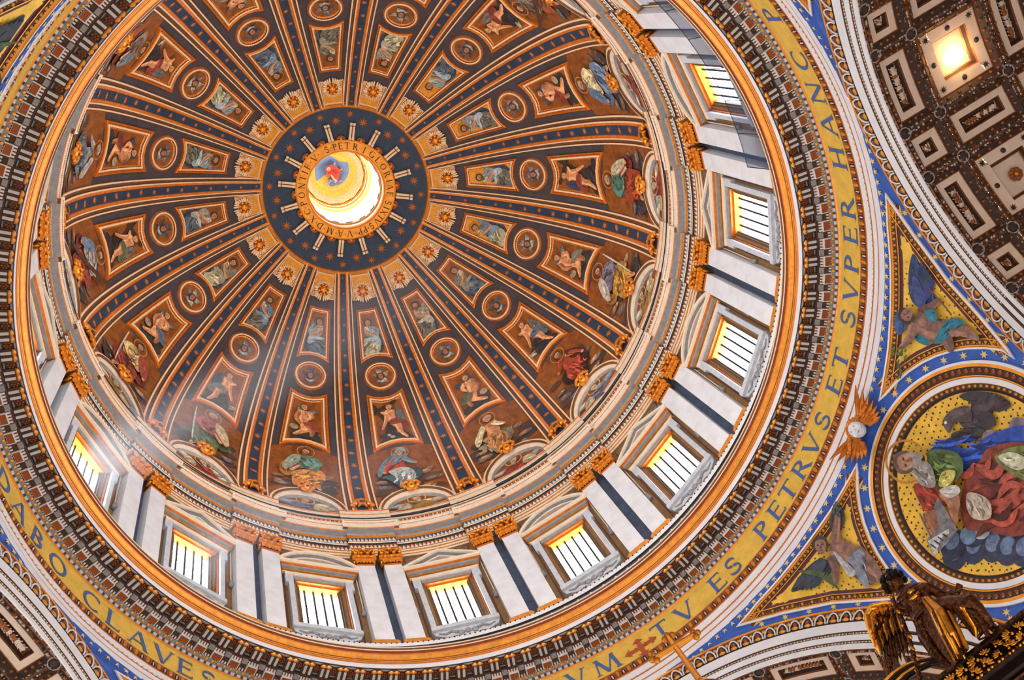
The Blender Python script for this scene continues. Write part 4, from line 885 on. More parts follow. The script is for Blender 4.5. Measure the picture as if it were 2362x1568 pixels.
# soffit pieces: modillions, rosettes, dentils, eggs
NM = 136; DA = 360 / NM; A0M = -4.28
mb = MB()
mb.box((19.66, 0, 52.44), (.66, .62, .16), 'dark_brown')
for s_ in (-.14, .14): mb.box((19.74, s_, 52.33), (.46, .13, .1), 'stone_pale')
for s_ in (-.14, .14): mb.ball((19.4, s_, 52.38), (.1, .15, .12), 'gilt_bright', 6, 4)
mb.tube([(19.42, -.3, 52.4), (19.42, .3, 52.4)], .08, 'gilt', 6)
mod = mb.mesh('modillion')
mb = MB()
for a, b, c_, d in ((19.36, .0, .06, .56), (19.94, 0, .06, .56)): mb.box((a, b, 52.5), (c_, d, .08), 'stone_grey')
for s_ in (-.27, .27): mb.box((19.65, s_, 52.5), (.6, .03, .08), 'stone_grey')
for i in range(6): mb.ball((19.65 + .13 * cos(i * pi / 3), .13 * sin(i * pi / 3), 52.5), (.07, .07, .04), 'russet', 5, 3)
mb.ball((19.65, 0, 52.48), .06, 'russet', 5, 3)
ros = mb.mesh('soffit_rosette')
def fringe(mb, r, y, m):
    for i in range(4): mb.box((r, y - .225 + .15 * i, 52.14), (.16, .075, .1), m)
mb = MB()
mb.box((20.42, 0, 52.1), (.36, .56, .2), 'stone_white'); mb.box((20.43, 0, 51.995), (.3, .46, .03), 'russet'); fringe(mb, 20.17, 0, 'stone_white'); mb.box((20.2, 0, 52.24), (.2, .66, .04), 'russet')
den = mb.mesh('dentil')
mb = MB()
mb.box((20.16, 0, 52.16), (.22, .3, .16), 'stone_grey'); mb.box((20.4, 0, 52.2), (.24, .5, .06), 'dark_brown')
for i in range(4): mb.box((20.58, -.225 + .15 * i, 52.06), (.12, .08, .08), 'stone_white')
den2 = mb.mesh('dentil')
mb = MB(); mb.ball((0, 0, 0), (.1, .105, .1), 'gilt_bright', 8, 5); mb.tube([(.09, .1, .03), (0, .155, .02), (-.11, .1, .02)], .02, 'stone_white', 4); mb.tube([(.09, -.1, .03), (0, -.155, .02), (-.11, -.1, .02)], .02, 'stone_white', 4)
egg = mb.mesh('egg')
mb = MB(); mb.box((0, 0, 0), (.14, .19, .12), 'stone_white'); sqb = mb.mesh('white_block')
rest = MB()
def joined(me, M_):
    n = len(rest.v); rest.v += [tuple(M_ @ v.co) for v in me.vertices]; ms = [m.name for m in me.materials]
    for p in me.polygons: rest.face(tuple(n + i for i in p.vertices), ms[p.material_index])
for i in range(NM):
    a = A0M + DA * i
    for me, q, nm in ((mod, 0, 'modillion'), (ros, .5, 'soffit_rosette'), (den, 0, 'dentil'), (den2, .5, 'dentil')):
        M_ = Rz(a + q * DA)
        if seen(M_ @ Vector((19.8, 0, 52.3)), 25): obj(nm, me, trim1, M_)
        else: joined(me, M_)
NE = 384; ne = 0
for i in range(NE):
    a = 360 * i / NE
    for me, r, z, nm, q in ((egg, 20.73, 51.99, 'egg', 0), (sqb, 20.9, 51.86, 'white_block', .5)):
        M_ = Rz(a + q * 360 / NE) @ Matrix.Translation((r, 0, z))
        if seen(M_ @ Vector((0, 0, 0)), 20) and i % 1 == 0: obj(nm, me, trim1, M_)
        else: joined(me, M_)
obj('cornice_ornament', rest.mesh('cornice_ornament'), trim1, None, 'stuff')
# leaf moulding below the frieze
mb = MB()
for i in range(200):
    a = radians(360 * i / 200); M_ = Rz(360 * i / 200)
    R3 = M_.to_3x3()
    mb.ball(M_ @ Vector((20.96, 0, 49.4)), (.07, .13, .24), 'egg_gold', 6, 3, R3); mb.ball(M_ @ Vector((20.96, .19, 49.4)), (.06, .07, .22), 'russet', 5, 3, R3); mb.ball(M_ @ Vector((20.96, -.19, 49.4)), (.06, .07, .22), 'russet', 5, 3, R3)
    mb.ball(M_ @ Vector((20.93, .33, 49.32)), (.07, .045, .17), 'stone_white', 4, 3, R3, False); mb.ball(M_ @ Vector((20.95, .33, 49.55)), (.06, .05, .1), 'black', 4, 2, R3, False)
    for q_ in (.26, .4): mb.ball(M_ @ Vector((20.95, q_, 49.36)), (.05, .025, .2), 'black', 4, 2, R3, False)
obj('leaf_moulding', mb.mesh('leaf_moulding'), trim1, None, 'stuff')
FR = [('T', 57.9), ('V', 53.5), ('E', 47.1), ('S', 43.8), ('P', 37.0), ('E', 33.4), ('T', 30.1), ('R', 26.2), ('V', 22.5), ('S', 18.7), ('E', 13.2), ('T', 9.4), ('S', 3.4), ('V', -.6), ('P', -4.4), ('E', -8.6), ('R', -12.4), ('H', -19.55), ('A', -24.3), ('N', -29.1), ('C', -34.0), ('P', -41.2), ('E', -46), ('T', -51), ('R', -56), ('A', -61), ('M', -66.5),
      ('M', 67.3), ('V', 72), ('R', 77), ('O', 81.5), ('L', 86), ('E', 90), ('A', 94.5), ('C', 99), ('I', 105), ('N', 109), ('G', 113.5), ('E', 117.5), ('R', 121), ('S', 125.8), ('E', 129.3), ('V', 132.7), ('A', 136.7), ('L', 140.9), ('C', 144.8), ('O', 151.2), ('B', 155.6), ('A', 159.8), ('D', 164), ('I', 170), ('B', 173), ('I', 176), ('T', 179)]
for ch, a in FR:
    def place(x, y, a=a):
        t = radians(a) - x / 20.98; return (20.965 * cos(t), 20.965 * sin(t), 50.62 + y)
    part('letter', letter(ch, place, 1.36, 'letter_blue'), trim1)
# red cross between the last and the first word
def place(x, y):
    t = radians(61.7) - x / 20.98; return (20.965 * cos(t), 20.965 * sin(t), 50.4 + y)
mb = MB()
for k in range(4):
    c_, s_ = cos(k * pi / 2), sin(k * pi / 2); L = 1.0 if k % 2 == 0 else .8
    for P in ([(0, -.1), (L * .66, -.13), (L * .66, .13), (0, .1)], [(L * .6, -.34), (L, 0), (L * .6, .34), (L * .68, 0)], [(L * .3, -.22), (L * .42, 0), (L * .3, .22), (L * .2, 0)]):
        n = len(mb.v); mb.v += [place(x * c_ - y * s_, x * s_ + y * c_) for x, y in P]; mb.face((n, n + 1, n + 2, n + 3), 'letter_red')
part('cross', mb, trim1)
# netting hung below the windows on the upper right
mb = MB()
lathe(mb, [(20.1, 55.2, 'netting'), (19.6, 58.6, 'netting')], -52, -17, 24)
net = part('netting_sheet', mb, None); net.name = 'safety_net'; tag(net, 'dark blue see-through safety net strung below the windows, upper right of the drum', 'net')
mb = MB()
lathe(mb, [(19.58, 58.6, 'iron'), (19.62, 58.6, 'iron'), (19.62, 58.64, 'iron')], -52, -17, 24)
for k in range(7):
    a = radians(-52 + 35 * k / 6); mb.tube([(20.1 * cos(a), 20.1 * sin(a), 55.2), (19.6 * cos(a), 19.6 * sin(a), 58.6)], .03, 'iron', 4)
part('edge_rope', mb, net)
# ------------------------------------------------------------------ pendentives, arches, vaults
ZC, DP, RO, RI = 32.6, 20.9, 14.75, 12.3
RS = hypot(DP, RO)
def sph(A0, E0=20.4):
    A0, E0 = radians(A0), radians(E0)
    e = Vector((cos(E0) * cos(A0), cos(E0) * sin(A0), sin(E0))); uu = Vector((-sin(A0), cos(A0), 0)); vv = e.cross(uu)
    def ch(u, v, h):
        k = hypot(u, v); a = k / RS
        d = e * cos(a) + ((uu * (u / k) + vv * (v / k)) * sin(a) if k > 1e-9 else Vector((0, 0, 0)))
        return Vector((0, 0, ZC)) + d * (RS - h)
    return ch
def pend_base(A):
    """the blue ground: the part of the sphere between two arches, from springing to ring"""
    mb = MB(); n = 40; rows = []
    for i in range(n + 1):
        z = ZC + 14.82 * i / n; r = math.sqrt(RS * RS - (z - ZC) ** 2)
        q = 45 - degrees(math.acos(min(1, DP / r))); q = max(q, .02)
        rows.append([(r * cos(radians(A + q * t)), r * sin(radians(A + q * t)), z) for t in [k / 12 for k in range(-12, 13)]])
    for a, b in zip(rows, rows[1:]): mb.strip(a, b, 'azure')
    return mb
def arcpts(c, r, a0, a1, n): return [(c[0] + r * cos(radians(a0 + (a1 - a0) * i / n)), c[1] + r * sin(radians(a0 + (a1 - a0) * i / n))) for i in range(n + 1)]
def tri(s_, k=0):
    """spandrel: apex far out at the ring, inner top corner, concave side along the roundel, low corner"""
    P = [(12.0, 7.72), (10.31, 7.48), (8.55, 7.1), (6.5, 6.72), (4.4, 6.36), (1.64, 6.04)] + arcpts((0, 0), 6.14, 70, 8, 8) + [(5.9, .2), (6.3, .66), (7.29, 2.16), (8.5, 4.04), (10.18, 5.96)]
    return [(s_ * u, v) for u, v in P]
TRI_ROWS = [(0, 0, 'stone_white'), (0, .12, 'stone_white'), (.1, .16, 'ring_gold'), (.13, .1, 'ring_gold'), (.2, .06, 'dark_brown'), (.22, .04, 'dark_brown'), (.42, .04, 'dark_brown'), (.44, .08, 'gilt_bright'), (.49, .08, 'maroon'), (.5, .03, 'maroon'), (.66, .02, 'maroon')]
def row_balls(mb, ch, P, d, step, r, m, h=.08, closed=True):
    Q = resample(inset(resample(ccw(P), .5), d), step)
    for q in Q: mb.ball(ch(*q, h), r, m, 5, 3, None, False)
def eagle_figure(ch):
    p = Paint(ch, .04, .004)
    X = lambda *P: list(P)
    # cloud and ground
    for q in ((3.6, -.2), (2.9, -.9), (2.4, -1.7), (2.2, -2.4), (1.9, -3.1), (3.2, .1), (2.2, -.6)): p.disc(q[0], q[1], .75, (54, 60, 84), .6); p.disc(q[0] - .15, q[1] + .12, .45, (110, 130, 164), .34)
    p.disc(1.95, -.75, .5, (186, 196, 206), .55); p.disc(2.5, -.4, .42, (120, 146, 180), .4)
    # bird
    db = (62, 54, 58)
    p.cloth([(-3.33, 2.32), (-3.79, 1.79), (-4.1, .6), (-3.87, -.2), (-3.4, .2), (-3.2, .8), (-2.95, 1.5), (-3.25, 1.7)], db, 6)
    p.wing(-2.9, 1.4, 1.9, -2.2, db, -1, 6); p.cloth([(-2.95, 1.5), (-3.2, .6), (-2.8, .2), (-2.3, .6), (-1.5, 1.1), (-1.25, 1.9), (-1.6, 2.05), (-1.85, 1.3), (-2.2, 1.9), (-2.6, 1.7)], db, 6)
    p.limb([(-2.8, 1.5), (-2.4, 2.2), (-1.95, 2.4), (-1.6, 2.2)], [.35, .3, .26, .08], (74, 62, 62)); p.disc(-1.95, 2.5, .07, (230, 210, 160))
    p.disc(-2.1, .2, .4, (130, 116, 130)); p.disc(-3.1, -.9, .45, (120, 110, 124))
    # cloak, red robe, green tunic
    p.cloth([(-.02, 2.87), (-.8, 2.55), (-1.08, 1.9), (-1.2, 1.0), (-2.26, .26), (-3.3, -1.2), (-3.0, -2.2), (-1.71, -.4), (-.3, .2), (.2, .9), (.1, 1.8)], (46, 78, 170), 9)
    p.cloth([(.3, .6), (-.9, .3), (-1.76, .0), (-2.6, -1.6), (-2.2, -3.2), (-.4, -3.6), (1.3, -2.9), (1.9, -1.2), (2.2, -.3), (1.5, .3)], (134, 60, 46), 12)
    p.cloth([(-1.4, -.4), (-2.4, -1.4), (-2.6, -3.0), (-1.3, -3.5), (-1.0, -1.8)], (120, 126, 70), 7); p.cloth([(-1.5, -.6), (-2.0, -1.2), (-1.9, -2.2), (-1.3, -1.6)], (200, 200, 170), 4)
    p.cloth([(.57, .12), (.5, -.9), (1.2, -1.3), (1.6, -.6), (1.2, 0)], (190, 176, 156), 5)
    p.cloth([(1.34, 2.77), (1.0, 1.38), (1.64, .97), (2.3, 1.48), (2.1, 2.1)], (150, 56, 34), 6)
    p.cloth([(-.02, 2.87), (-.67, 2.32), (-.9, 1.2), (-.2, .7), (.85, 1.2), (1.0, 1.9), (.4, 2.5)], (84, 104, 54), 9); p.cloth([(.2, 1.6), (-.1, 1.0), (.6, 1.0), (.9, 1.5)], (196, 184, 96), 4)
    p.limb([(.9, 1.1), (1.3, .5), (1.75, .3), (2.1, .1)], [.42, .34, .22, .16], (150, 100, 76)); p.cloth([(1.05, 1.4), (.5, .75), (.7, .4), (1.2, .8)], (190, 186, 180), 3)
    p.limb([(2.2, 1.4), (2.6, 1.1), (3.0, .6)], [.36, .28, .18], (140, 90, 66)); p.disc(3.1, .45, .22, (170, 116, 86))
    p.poly([(1.38, 1.3), (2.37, -.23), (4.02, .3), (3.5, 1.0), (2.55, .41), (1.9, 1.3)], (120, 116, 120), False); p.poly([(2.5, .2), (3.0, -.05), (4.0, .3), (3.5, .9)], (196, 194, 190), False)
    for i in range(4): p.limb([(2.9 + .24 * i, .12 + .09 * i), (2.86 + .24 * i, .42 + .09 * i)], .03, (50, 50, 60), False)
    p.limb([(2.55, 1.75), (3.2, .9)], .05, (110, 90, 80))
    p.head(.45, 3.42, .55, -.75, (92, 76, 66), (176, 124, 96), (176, 120, 40), (150, 138, 130))
    p.cloth([(.2, 2.95), (.1, 2.2), (.95, 1.6), (1.2, 2.3), (.75, 2.9)], (150, 140, 134), 6)
    return p.mb
def putto(ch, s_, c):
    p = Paint(ch, .05, .004); sk, sk2 = (132, 96, 82), (108, 78, 70)
    if s_ < 0:
        X = lambda *P: list(P); wc = (48, 62, 104)
        p.cloth([(-9.28, 6.05), (-8.28, 6.1), (-7.22, 5.85), (-6.8, 5.35), (-7.1, 4.85), (-7.42, 4.5), (-7.9, 4.9), (-8.1, 5.3), (-8.6, 5.4), (-8.94, 5.65)], wc, 7); p.wing(-7.0, 5.2, 2.2, 2.86, wc, 1, 7)
        p.cloth([(-6.4, 6.2), (-5.8, 6.35), (-5.2, 6.0), (-5.5, 5.7), (-6.1, 5.75)], (58, 84, 132), 3); p.cloth([(-5.75, 5.55), (-5.2, 5.0), (-5.2, 4.3), (-5.6, 4.6), (-5.9, 5.1)], (40, 110, 128), 4)
        p.limb([(-6.6, 5.1), (-7.1, 4.6), (-7.5, 4.3)], [.26, .2, .13], sk2); p.limb([(-7.9, 4.9), (-7.3, 4.0), (-7.0, 3.6)], .04, (110, 70, 40), False)
        p.limb([(-6.1, 4.0), (-6.45, 3.0), (-6.3, 2.1)], [.42, .3, .13], sk); p.limb([(-5.8, 4.2), (-5.75, 3.5), (-5.3, 3.2)], [.4, .28, .16], sk2)
        p.limb([(-6.2, 5.3), (-6.05, 4.7), (-6.0, 4.0)], [.46, .5, .46], sk); p.disc(-6.2, 4.9, .2, (150, 112, 96)); p.limb([(-5.85, 5.3), (-5.2, 5.35), (-4.65, 5.65)], [.26, .19, .12], sk)
        p.cloth([(-5.4, 4.1), (-6.2, 3.95), (-6.7, 3.7), (-6.95, 3.2), (-6.8, 2.8), (-6.6, 3.1), (-6.3, 3.5), (-5.6, 3.7)], c, 4); p.cloth([(-6.8, 4.9), (-7.0, 4.4), (-6.5, 4.2), (-6.4, 4.6)], (50, 120, 140), 3)
        for i in range(14): p.disc(-4.5 + rng.uniform(-.15, .35), 5.75 - .0 * i + rng.uniform(-.5, .25), .1, (84, 104, 54), .06)
        for i in range(10): p.disc(-4.0 + .09 * i, 5.5 - .03 * i + rng.uniform(-.1, .1), .1, (70, 92, 50), .05)
        p.head(-6.38, 5.66, .38, -1.2, (58, 44, 38), (150, 106, 90))
    else:
        wc = (50, 56, 66)
        p.cloth([(9.0, 6.25), (7.9, 6.2), (6.9, 5.8), (6.8, 5.2), (7.3, 4.9), (7.9, 5.3), (8.5, 5.7)], wc, 7); p.wing(6.9, 5.5, 2.1, .36, wc, -1, 7)
        p.cloth([(5.3, 5.9), (4.6, 6.2), (4.0, 6.0), (4.4, 5.5), (5.2, 5.4)], (66, 62, 64), 5)
        p.limb([(7.9, 6.3), (7.4, 5.2), (7.7, 4.2)], .045, (76, 96, 60), False)
        for i in range(8): p.disc(7.7 - .05 * i, 5.9 - .15 * i, .16, (76, 100, 62), .05)
        p.limb([(5.8, 4.3), (5.95, 3.2), (6.35, 2.5)], [.45, .33, .2], sk); p.limb([(6.3, 4.0), (6.6, 3.2), (6.5, 2.7)], [.38, .28, .18], sk2)
        p.limb([(6.1, 5.4), (5.95, 4.8), (6.0, 4.2)], [.48, .5, .46], sk); p.disc(5.9, 5.0, .2, (150, 112, 96))
        p.limb([(5.7, 5.4), (5.1, 5.6), (4.4, 5.85)], [.27, .2, .13], sk); p.limb([(6.5, 5.2), (6.85, 4.8), (7.5, 4.4)], [.25, .2, .12], sk2)
        p.cloth([(5.5, 4.1), (6.2, 4.4), (6.4, 4.0), (6.9, 3.3), (6.95, 2.8), (6.6, 3.0), (6.1, 3.6), (5.6, 3.7)], c, 4); p.cloth([(6.2, 5.2), (6.6, 4.6), (6.9, 3.9), (6.6, 3.7), (6.35, 4.4)], (170, 172, 180), 3)
        for i in range(12): p.disc(4.2 + rng.uniform(-.3, .3), 5.95 + rng.uniform(-.25, .25), .1, (70, 80, 76), .07)
        p.head(6.25, 5.9, .4, .9, (60, 50, 40), (146, 104, 88))
    return p.mb
def cherub_head(ch):
    """white face between gilt wings, standing proud of the moulding"""
    M_ = frame_at(ch, 0, 6.45, .2)
    hd = MB(); hd.ball((0, 0, .35), (.42, .46, .4), 'stone_white', 12, 8); hd.ball((0, -.02, .74), (.07, .1, .1), 'stone_white', 6, 4)
    for q in (-1, 1):
        hd.ball((q * .2, -.12, .62), (.16, .16, .12), 'stone_white', 7, 5); hd.ball((q * .15, .1, .7), (.06, .04, .04), 'stone_grey', 5, 3)
    hd.ball((0, -.22, .7), (.1, .03, .04), 'stone_grey', 5, 3)
    hair = MB()
    for i in range(14): a = pi * (-.15 + 1.3 * i / 13); hair.ball((.52 * cos(a), .52 * sin(a), .25), .15, 'wing_gold', 6, 4, None, True, .2)
    wg = MB()
    for q in (-1, 1):
        for i in range(7):
            a = .45 - .17 * i; L = 1.75 - .17 * i
            x0, y0 = .45, .1 - .1 * i; d = Vector((cos(a), sin(a), 0)); e = Vector((-d.y, d.x, 0)) * .1; p = Vector((x0, y0, .2 + .03 * i))
            A = [p + e, p + d * L * .6 + e * 1.2, p + d * L, p + d * L * .6 - e * 1.2, p - e]; A = [Vector((q * v.x, v.y, v.z)) for v in A]; B = [v + Vector((0, 0, .1)) for v in A]
            wg.strip(A, B, 'wing_gold', True); cc = p + d * L * .5; wg.fan(B, Vector((q * cc.x, cc.y, cc.z + .2)), 'wing_gold')
        for i in range(6): wg.ball((q * (.6 + .12 * i), .15 - .04 * i, .38), .14, 'wing_gold', 6, 4, None, True, .3)
    return M_, hd.mesh('face'), hair.mesh('curls'), wg.mesh('wings')
PN = {16.66: 'right', 106.66: 'bottom', 196.66: 'left', 286.66: 'top'}
for A, side in PN.items():
    ch = sph(A); wall = struct(part('wall_' + side, pend_base(A), None))
    ok = lambda u, v: seen(ch(u, v, 0), 60)
    for s_ in (-1, 1):
        if not (ok(s_ * 12, 7.7) or ok(s_ * 8, 6) or ok(s_ * 6, 3)): continue
        T = tri(s_); e = 'next to the round mosaic' if side == 'right' else 'in the corner'
        where = {('right', -1): 'above the large round mosaic', ('right', 1): 'below left of the large round mosaic', ('left', -1): 'at the left edge, upper corner', ('left', 1): 'at the upper left corner', ('bottom', 1): 'at the lower left corner', ('bottom', -1): 'at the bottom edge', ('top', 1): 'at the top edge beside the coffers', ('top', -1): 'beyond the top edge'}[(side, s_)]
        r = obj('spandrel_mosaic', None, None, frame_at(ch, s_ * 7, 5, 0)); tag(r, 'gold three-cornered mosaic of a winged putto %s' % where, 'mosaic', 'three-cornered putto mosaics'); Mi = r.matrix_basis.inverted()
        L_ = lambda u, v, h, ch=ch, Mi=Mi: Mi @ Vector(ch(u, v, h))
        mb = MB(); In = nested(mb, L_, T, TRI_ROWS, None, .5); part('frame', mb, r)
        mb = MB(); row_balls(mb, L_, T, .32, .26, .095, 'egg_gold', .05); row_balls(mb, L_, T, .25, .13, .035, 'gilt_bright', .07); obj('egg_moulding', mb.mesh('egg_moulding'), r, None, 'stuff')
        mb = MB(); fillpoly(mb, L_, In, .02, 'mosaic_gold', (.85, .7, .5, .3)); part('gold_ground', mb, r)
        part('painted_figure', putto(L_, s_, (40, 120, 140) if s_ < 0 else (130, 136, 150)), r)
    # stars on the blue: along the ring and round the roundel
    for i in range(-30, 31):
        a = radians(A + i * 1.42); z = 47.3; rr = math.sqrt(RS * RS - (z - ZC) ** 2)
        def loc(u, v, h, a=a, rr=rr, z=z): return ((rr - h) * cos(a + u / rr), (rr - h) * sin(a + u / rr), z + v)
        if abs(i * 1.42) < 45 and abs(i) > 3 and seen(loc(0, 0, 0), 20): obj('star', STARP, wall, frame_at(loc, 0, 0, .02, .19) @ Matrix.Diagonal((1, 1.55, 1, 1)))
    for i in range(36):
        a = 2 * pi * (i + .3) / 36; u, v = 5.87 * cos(a), 5.87 * sin(a)
        if abs(a - pi / 2) > .15 and ok(u, v): obj('star', STARP, wall, frame_at(ch, u, v, .02, .21, a))
    for s_ in (-1, 1):
        for i in range(14):
            t = i / 13; ang = radians(20 + 62 * t); AA = radians(A + s_ * 45); n_ = Vector((cos(AA), sin(AA), 0)); tt = Vector((-sin(AA), cos(AA), 0))
            p = n_ * DP + tt * (-s_) * 14.98 * cos(ang) + Vector((0, 0, ZC + 14.98 * sin(ang))); p = Vector((0, 0, ZC)) + (p - Vector((0, 0, ZC))).normalized() * RS
            e_, n2 = p - Vector((0, 0, ZC)), 0
            if seen(p, 20) and p.z < 46.6:
                E_ = e_.normalized(); ux = Vector((-E_.y, E_.x, 0)).normalized(); vy = E_.cross(ux)
                def loc(u, v, h, p=p, ux=ux, vy=vy, E_=E_): return p + ux * u + vy * v - E_ * h
                obj('star', STARP, wall, frame_at(loc, 0, 0, .02, .18, t))
    if ok(0, 6.4) or ok(-4, 3):
        r = obj('mosaic_roundel', None, None, frame_at(ch, 0, 0, 0)); tag(r, 'large round mosaic of a robed man writing in a book with a dark bird behind', 'mosaic'); Mi = r.matrix_basis.inverted()
        L_ = lambda u, v, h, ch=ch, Mi=Mi: Mi @ Vector(ch(u, v, h))
        mb = MB(); nested(mb, L_, circ(0, 0, 5.62, 96), [(0, 0, 'stone_white'), (0, .14, 'stone_white'), (.13, .2, 'ring_gold'), (.28, .22, 'dark_brown'), (.3, .12, 'dark_brown'), (.66, .12, 'dark_brown'), (.68, .2, 'ring_gold'), (.74, .2, 'russet'), (.78, .16, 'stone_white'), (1.04, .2, 'ring_gold'), (1.07, .16, 'dark_brown'), (1.3, .08, 'black'), (1.42, .03, 'ring_gold'), (1.45, .02, 'ring_gold')], None, 1)
        part('frame', mb, r)
        mb = MB(); row_balls(mb, L_, circ(0, 0, 5.62, 96), .48, .4, .13, 'russet', .12); row_balls(mb, L_, circ(0, 0, 5.62, 96), .4, .2, .06, 'stone_grey', .16); row_balls(mb, L_, circ(0, 0, 5.62, 96), 1.18, .24, .1, 'egg_gold', .1)
        obj('egg_moulding', mb.mesh('egg_moulding'), r, None, 'stuff')
        mb = MB(); fillpoly(mb, L_, circ(0, 0, 4.18, 64), .02, 'mosaic_gold', (.85, .7, .5, .3, .15)); part('gold_ground', mb, r)
        mb = MB()
        for iy in range(-13, 14):
            for ix in range(-13, 14):
                u, v = .32 * ix + .16 * (iy % 2), .3 * iy
                if hypot(u, v) < 4.1: mb.fan([L_(u + .05 * cos(q * pi / 3), v + .05 * sin(q * pi / 3), .03) for q in range(6)], L_(u, v, .035), 'letter_black')
        obj('dots', mb.mesh('dots'), r, None, 'stuff')
        part('painted_figure', eagle_figure(L_), r)
        M_, f_, cu, wg = cherub_head(ch)
        r = obj('cherub_head', None, None, M_); tag(r, 'white cherub face between gilt wings above the large round mosaic', 'relief'); obj('face', f_, r); obj('curls', cu, r); obj('wings', wg, r)
# ------------------------------------------------------------------ arch bands and coffered vaults
def arch_chart(A):
    a = radians(A); n_ = Vector((cos(a), sin(a), 0)); t_ = Vector((-sin(a), cos(a), 0))
    def pt(w, th, r):   # w along the axis from the arch face, th degrees from the crown, r radius
        q = radians(th); return n_ * (DP + w) + t_ * (r * sin(q)) + Vector((0, 0, ZC + r * cos(q)))
    return pt
BAND = [(0.12, 14.78, 'gilt_bright'), (-.06, 14.74, 'ring_gold'), (-.06, 14.6, 'russet'), (0, 14.56, 'dark_brown'), (.06, 13.86, 'gilt_bright'), (-.02, 13.8, 'stone_white'), (-.02, 13.72, 'stone_white'), (.02, 13.22, 'dark_brown'), (.12, 13.18, 'black'), (.12, 13.1, 'stone_white'), (.08, 13.06, 'stone_white'), (.12, 12.72, 'dark_brown'), (.22, 12.68, 'black'), (.22, 12.62, 'stone_white'), (.18, 12.58, 'stone_white'), (.2, 12.3, 'stone_white'), (.26, 12.3, 'coffer_ground'), (.3, 12.45, 'coffer_ground')]
VLEN = 26
for ai, A in enumerate(CARD):
    pt = arch_chart(A); vis = ai != 2
    mb = MB(); ths = [-90 + 180 * i / 120 for i in range(121)]
    for (w0, r0, m), (w1, r1, _) in zip(BAND, BAND[1:]): mb.strip([pt(w0, t, r0) for t in ths], [pt(w1, t, r1) for t in ths], m)
    tr = struct(part('trim_%d' % (3 + ai), mb, None))
    if vis:
        mb = MB()
        for i in range(-62, 63):     # bead rows
            for k in (0, .42):
                t = (i + k) * .75
                if abs(t) < 47 and seen(pt(0, t, 13), 20):
                    mb.ball(pt(.08, t, 13.14), (.05, .05, .05), 'egg_gold' if k else 'stone_white', 4, 2, None, False); mb.ball(pt(.18, t, 12.66), .05, 'egg_gold' if k else 'stone_white', 4, 2, None, False)
        obj('bead_moulding', mb.mesh('bead_moulding'), tr, None, 'stuff')
        lf = MB()                     # leaf with a looped white outline
        lf.ball((0, 0, .05), (.13, .2, .1), 'coffer_gilt', 6, 4); lf.ball((0, -.2, .05), (.2, .1, .08), 'egg_gold', 6, 4)
        lf.tube([(-.27, -.3, .08), (-.25, -.02, .08), (-.13, .22, .1), (0, .3, .1), (.13, .22, .1), (.25, -.02, .08), (.27, -.3, .08)], .045, 'stone_white', 5)
        for s_ in (-1, 1): lf.ball((s_ * .3, .18, .04), (.08, .14, .06), 'egg_gold', 5, 3)
        lme = lf.mesh('leaf')
        nl = 0
        for i in range(-40, 41):
            t = i * 2.62; p = pt(.03, t, 14.2)
            if abs(t) < 80 and seen(p, 30):
                q = radians(t); a = radians(A); n_ = Vector((cos(a), sin(a), 0)); t_ = Vector((-sin(a), cos(a), 0)); up_ = t_ * sin(q) + Vector((0, 0, cos(q))); rt = up_.cross(-n_)
                obj('leaf', lme, tr, Matrix(((rt.x, up_.x, -n_.x, p.x), (rt.y, up_.y, -n_.y, p.y), (rt.z, up_.z, -n_.z, p.z), (0, 0, 0, 1))))
    # vault
    RV = 12.5; s0 = -1.0 if ai == 3 else 0
    mb = MB(); mb.strip([pt(.25, t, RV) for t in ths], [pt(.7, t, RV) for t in ths], 'coffer_ground')
    ceil = struct(part('ceiling.%03d' % (ai + 1), mb, None))
    def cch(u, v, h, pt=pt): return pt(u, degrees(v / RV), RV - h)
    grid = MB()
    cols = []
    for k in range(-3, 4):
        cols.append((s0 + 28 * k, 6.65, True)); cols.append((s0 + 14 + 28 * k, 3.05, False))
    cols = [c for c in cols if abs(c[0]) < 75]
    rowsW = [(1.35, .65, False), (4.27, 1.4, True), (7.2, .65, False), (10.1, 1.4, True), (13.05, .65, False), (16.0, 1.4, True), (19, .65, False), (22, 1.4, True)]
    # ground: strips around the coffer openings
    wb = [.7]
    for c, h, _ in rowsW: wb += [c - h - .32, c + h + .32]
    wb.append(VLEN); wb = sorted(wb)
    tb = [-90]
    for c, h, _ in sorted(cols): 
        e_ = degrees(.32 / RV); tb += [c - h - e_, c + h + e_]
    tb.append(90)
    hole = lambda w, t: any(abs(w - c) < h + .32 for c, h, _ in rowsW) and any(abs(t - c) < h + degrees(.32 / RV) for c, h, _ in cols)
    for a0, a1 in zip(wb, wb[1:]):
        for b0, b1 in zip(tb, tb[1:]):
            if a1 - a0 < 1e-4 or b1 - b0 < 1e-4 or hole((a0 + a1) / 2, (b0 + b1) / 2): continue
            n = max(1, int((b1 - b0) / 2)); T = [b0 + (b1 - b0) * i / n for i in range(n + 1)]
            grid.strip([pt(a0, t, RV) for t in T], [pt(a1, t, RV) for t in T], 'coffer_ground')
    part('vault_ground', grid, ceil)
    orn = MB(); eggs = MB()
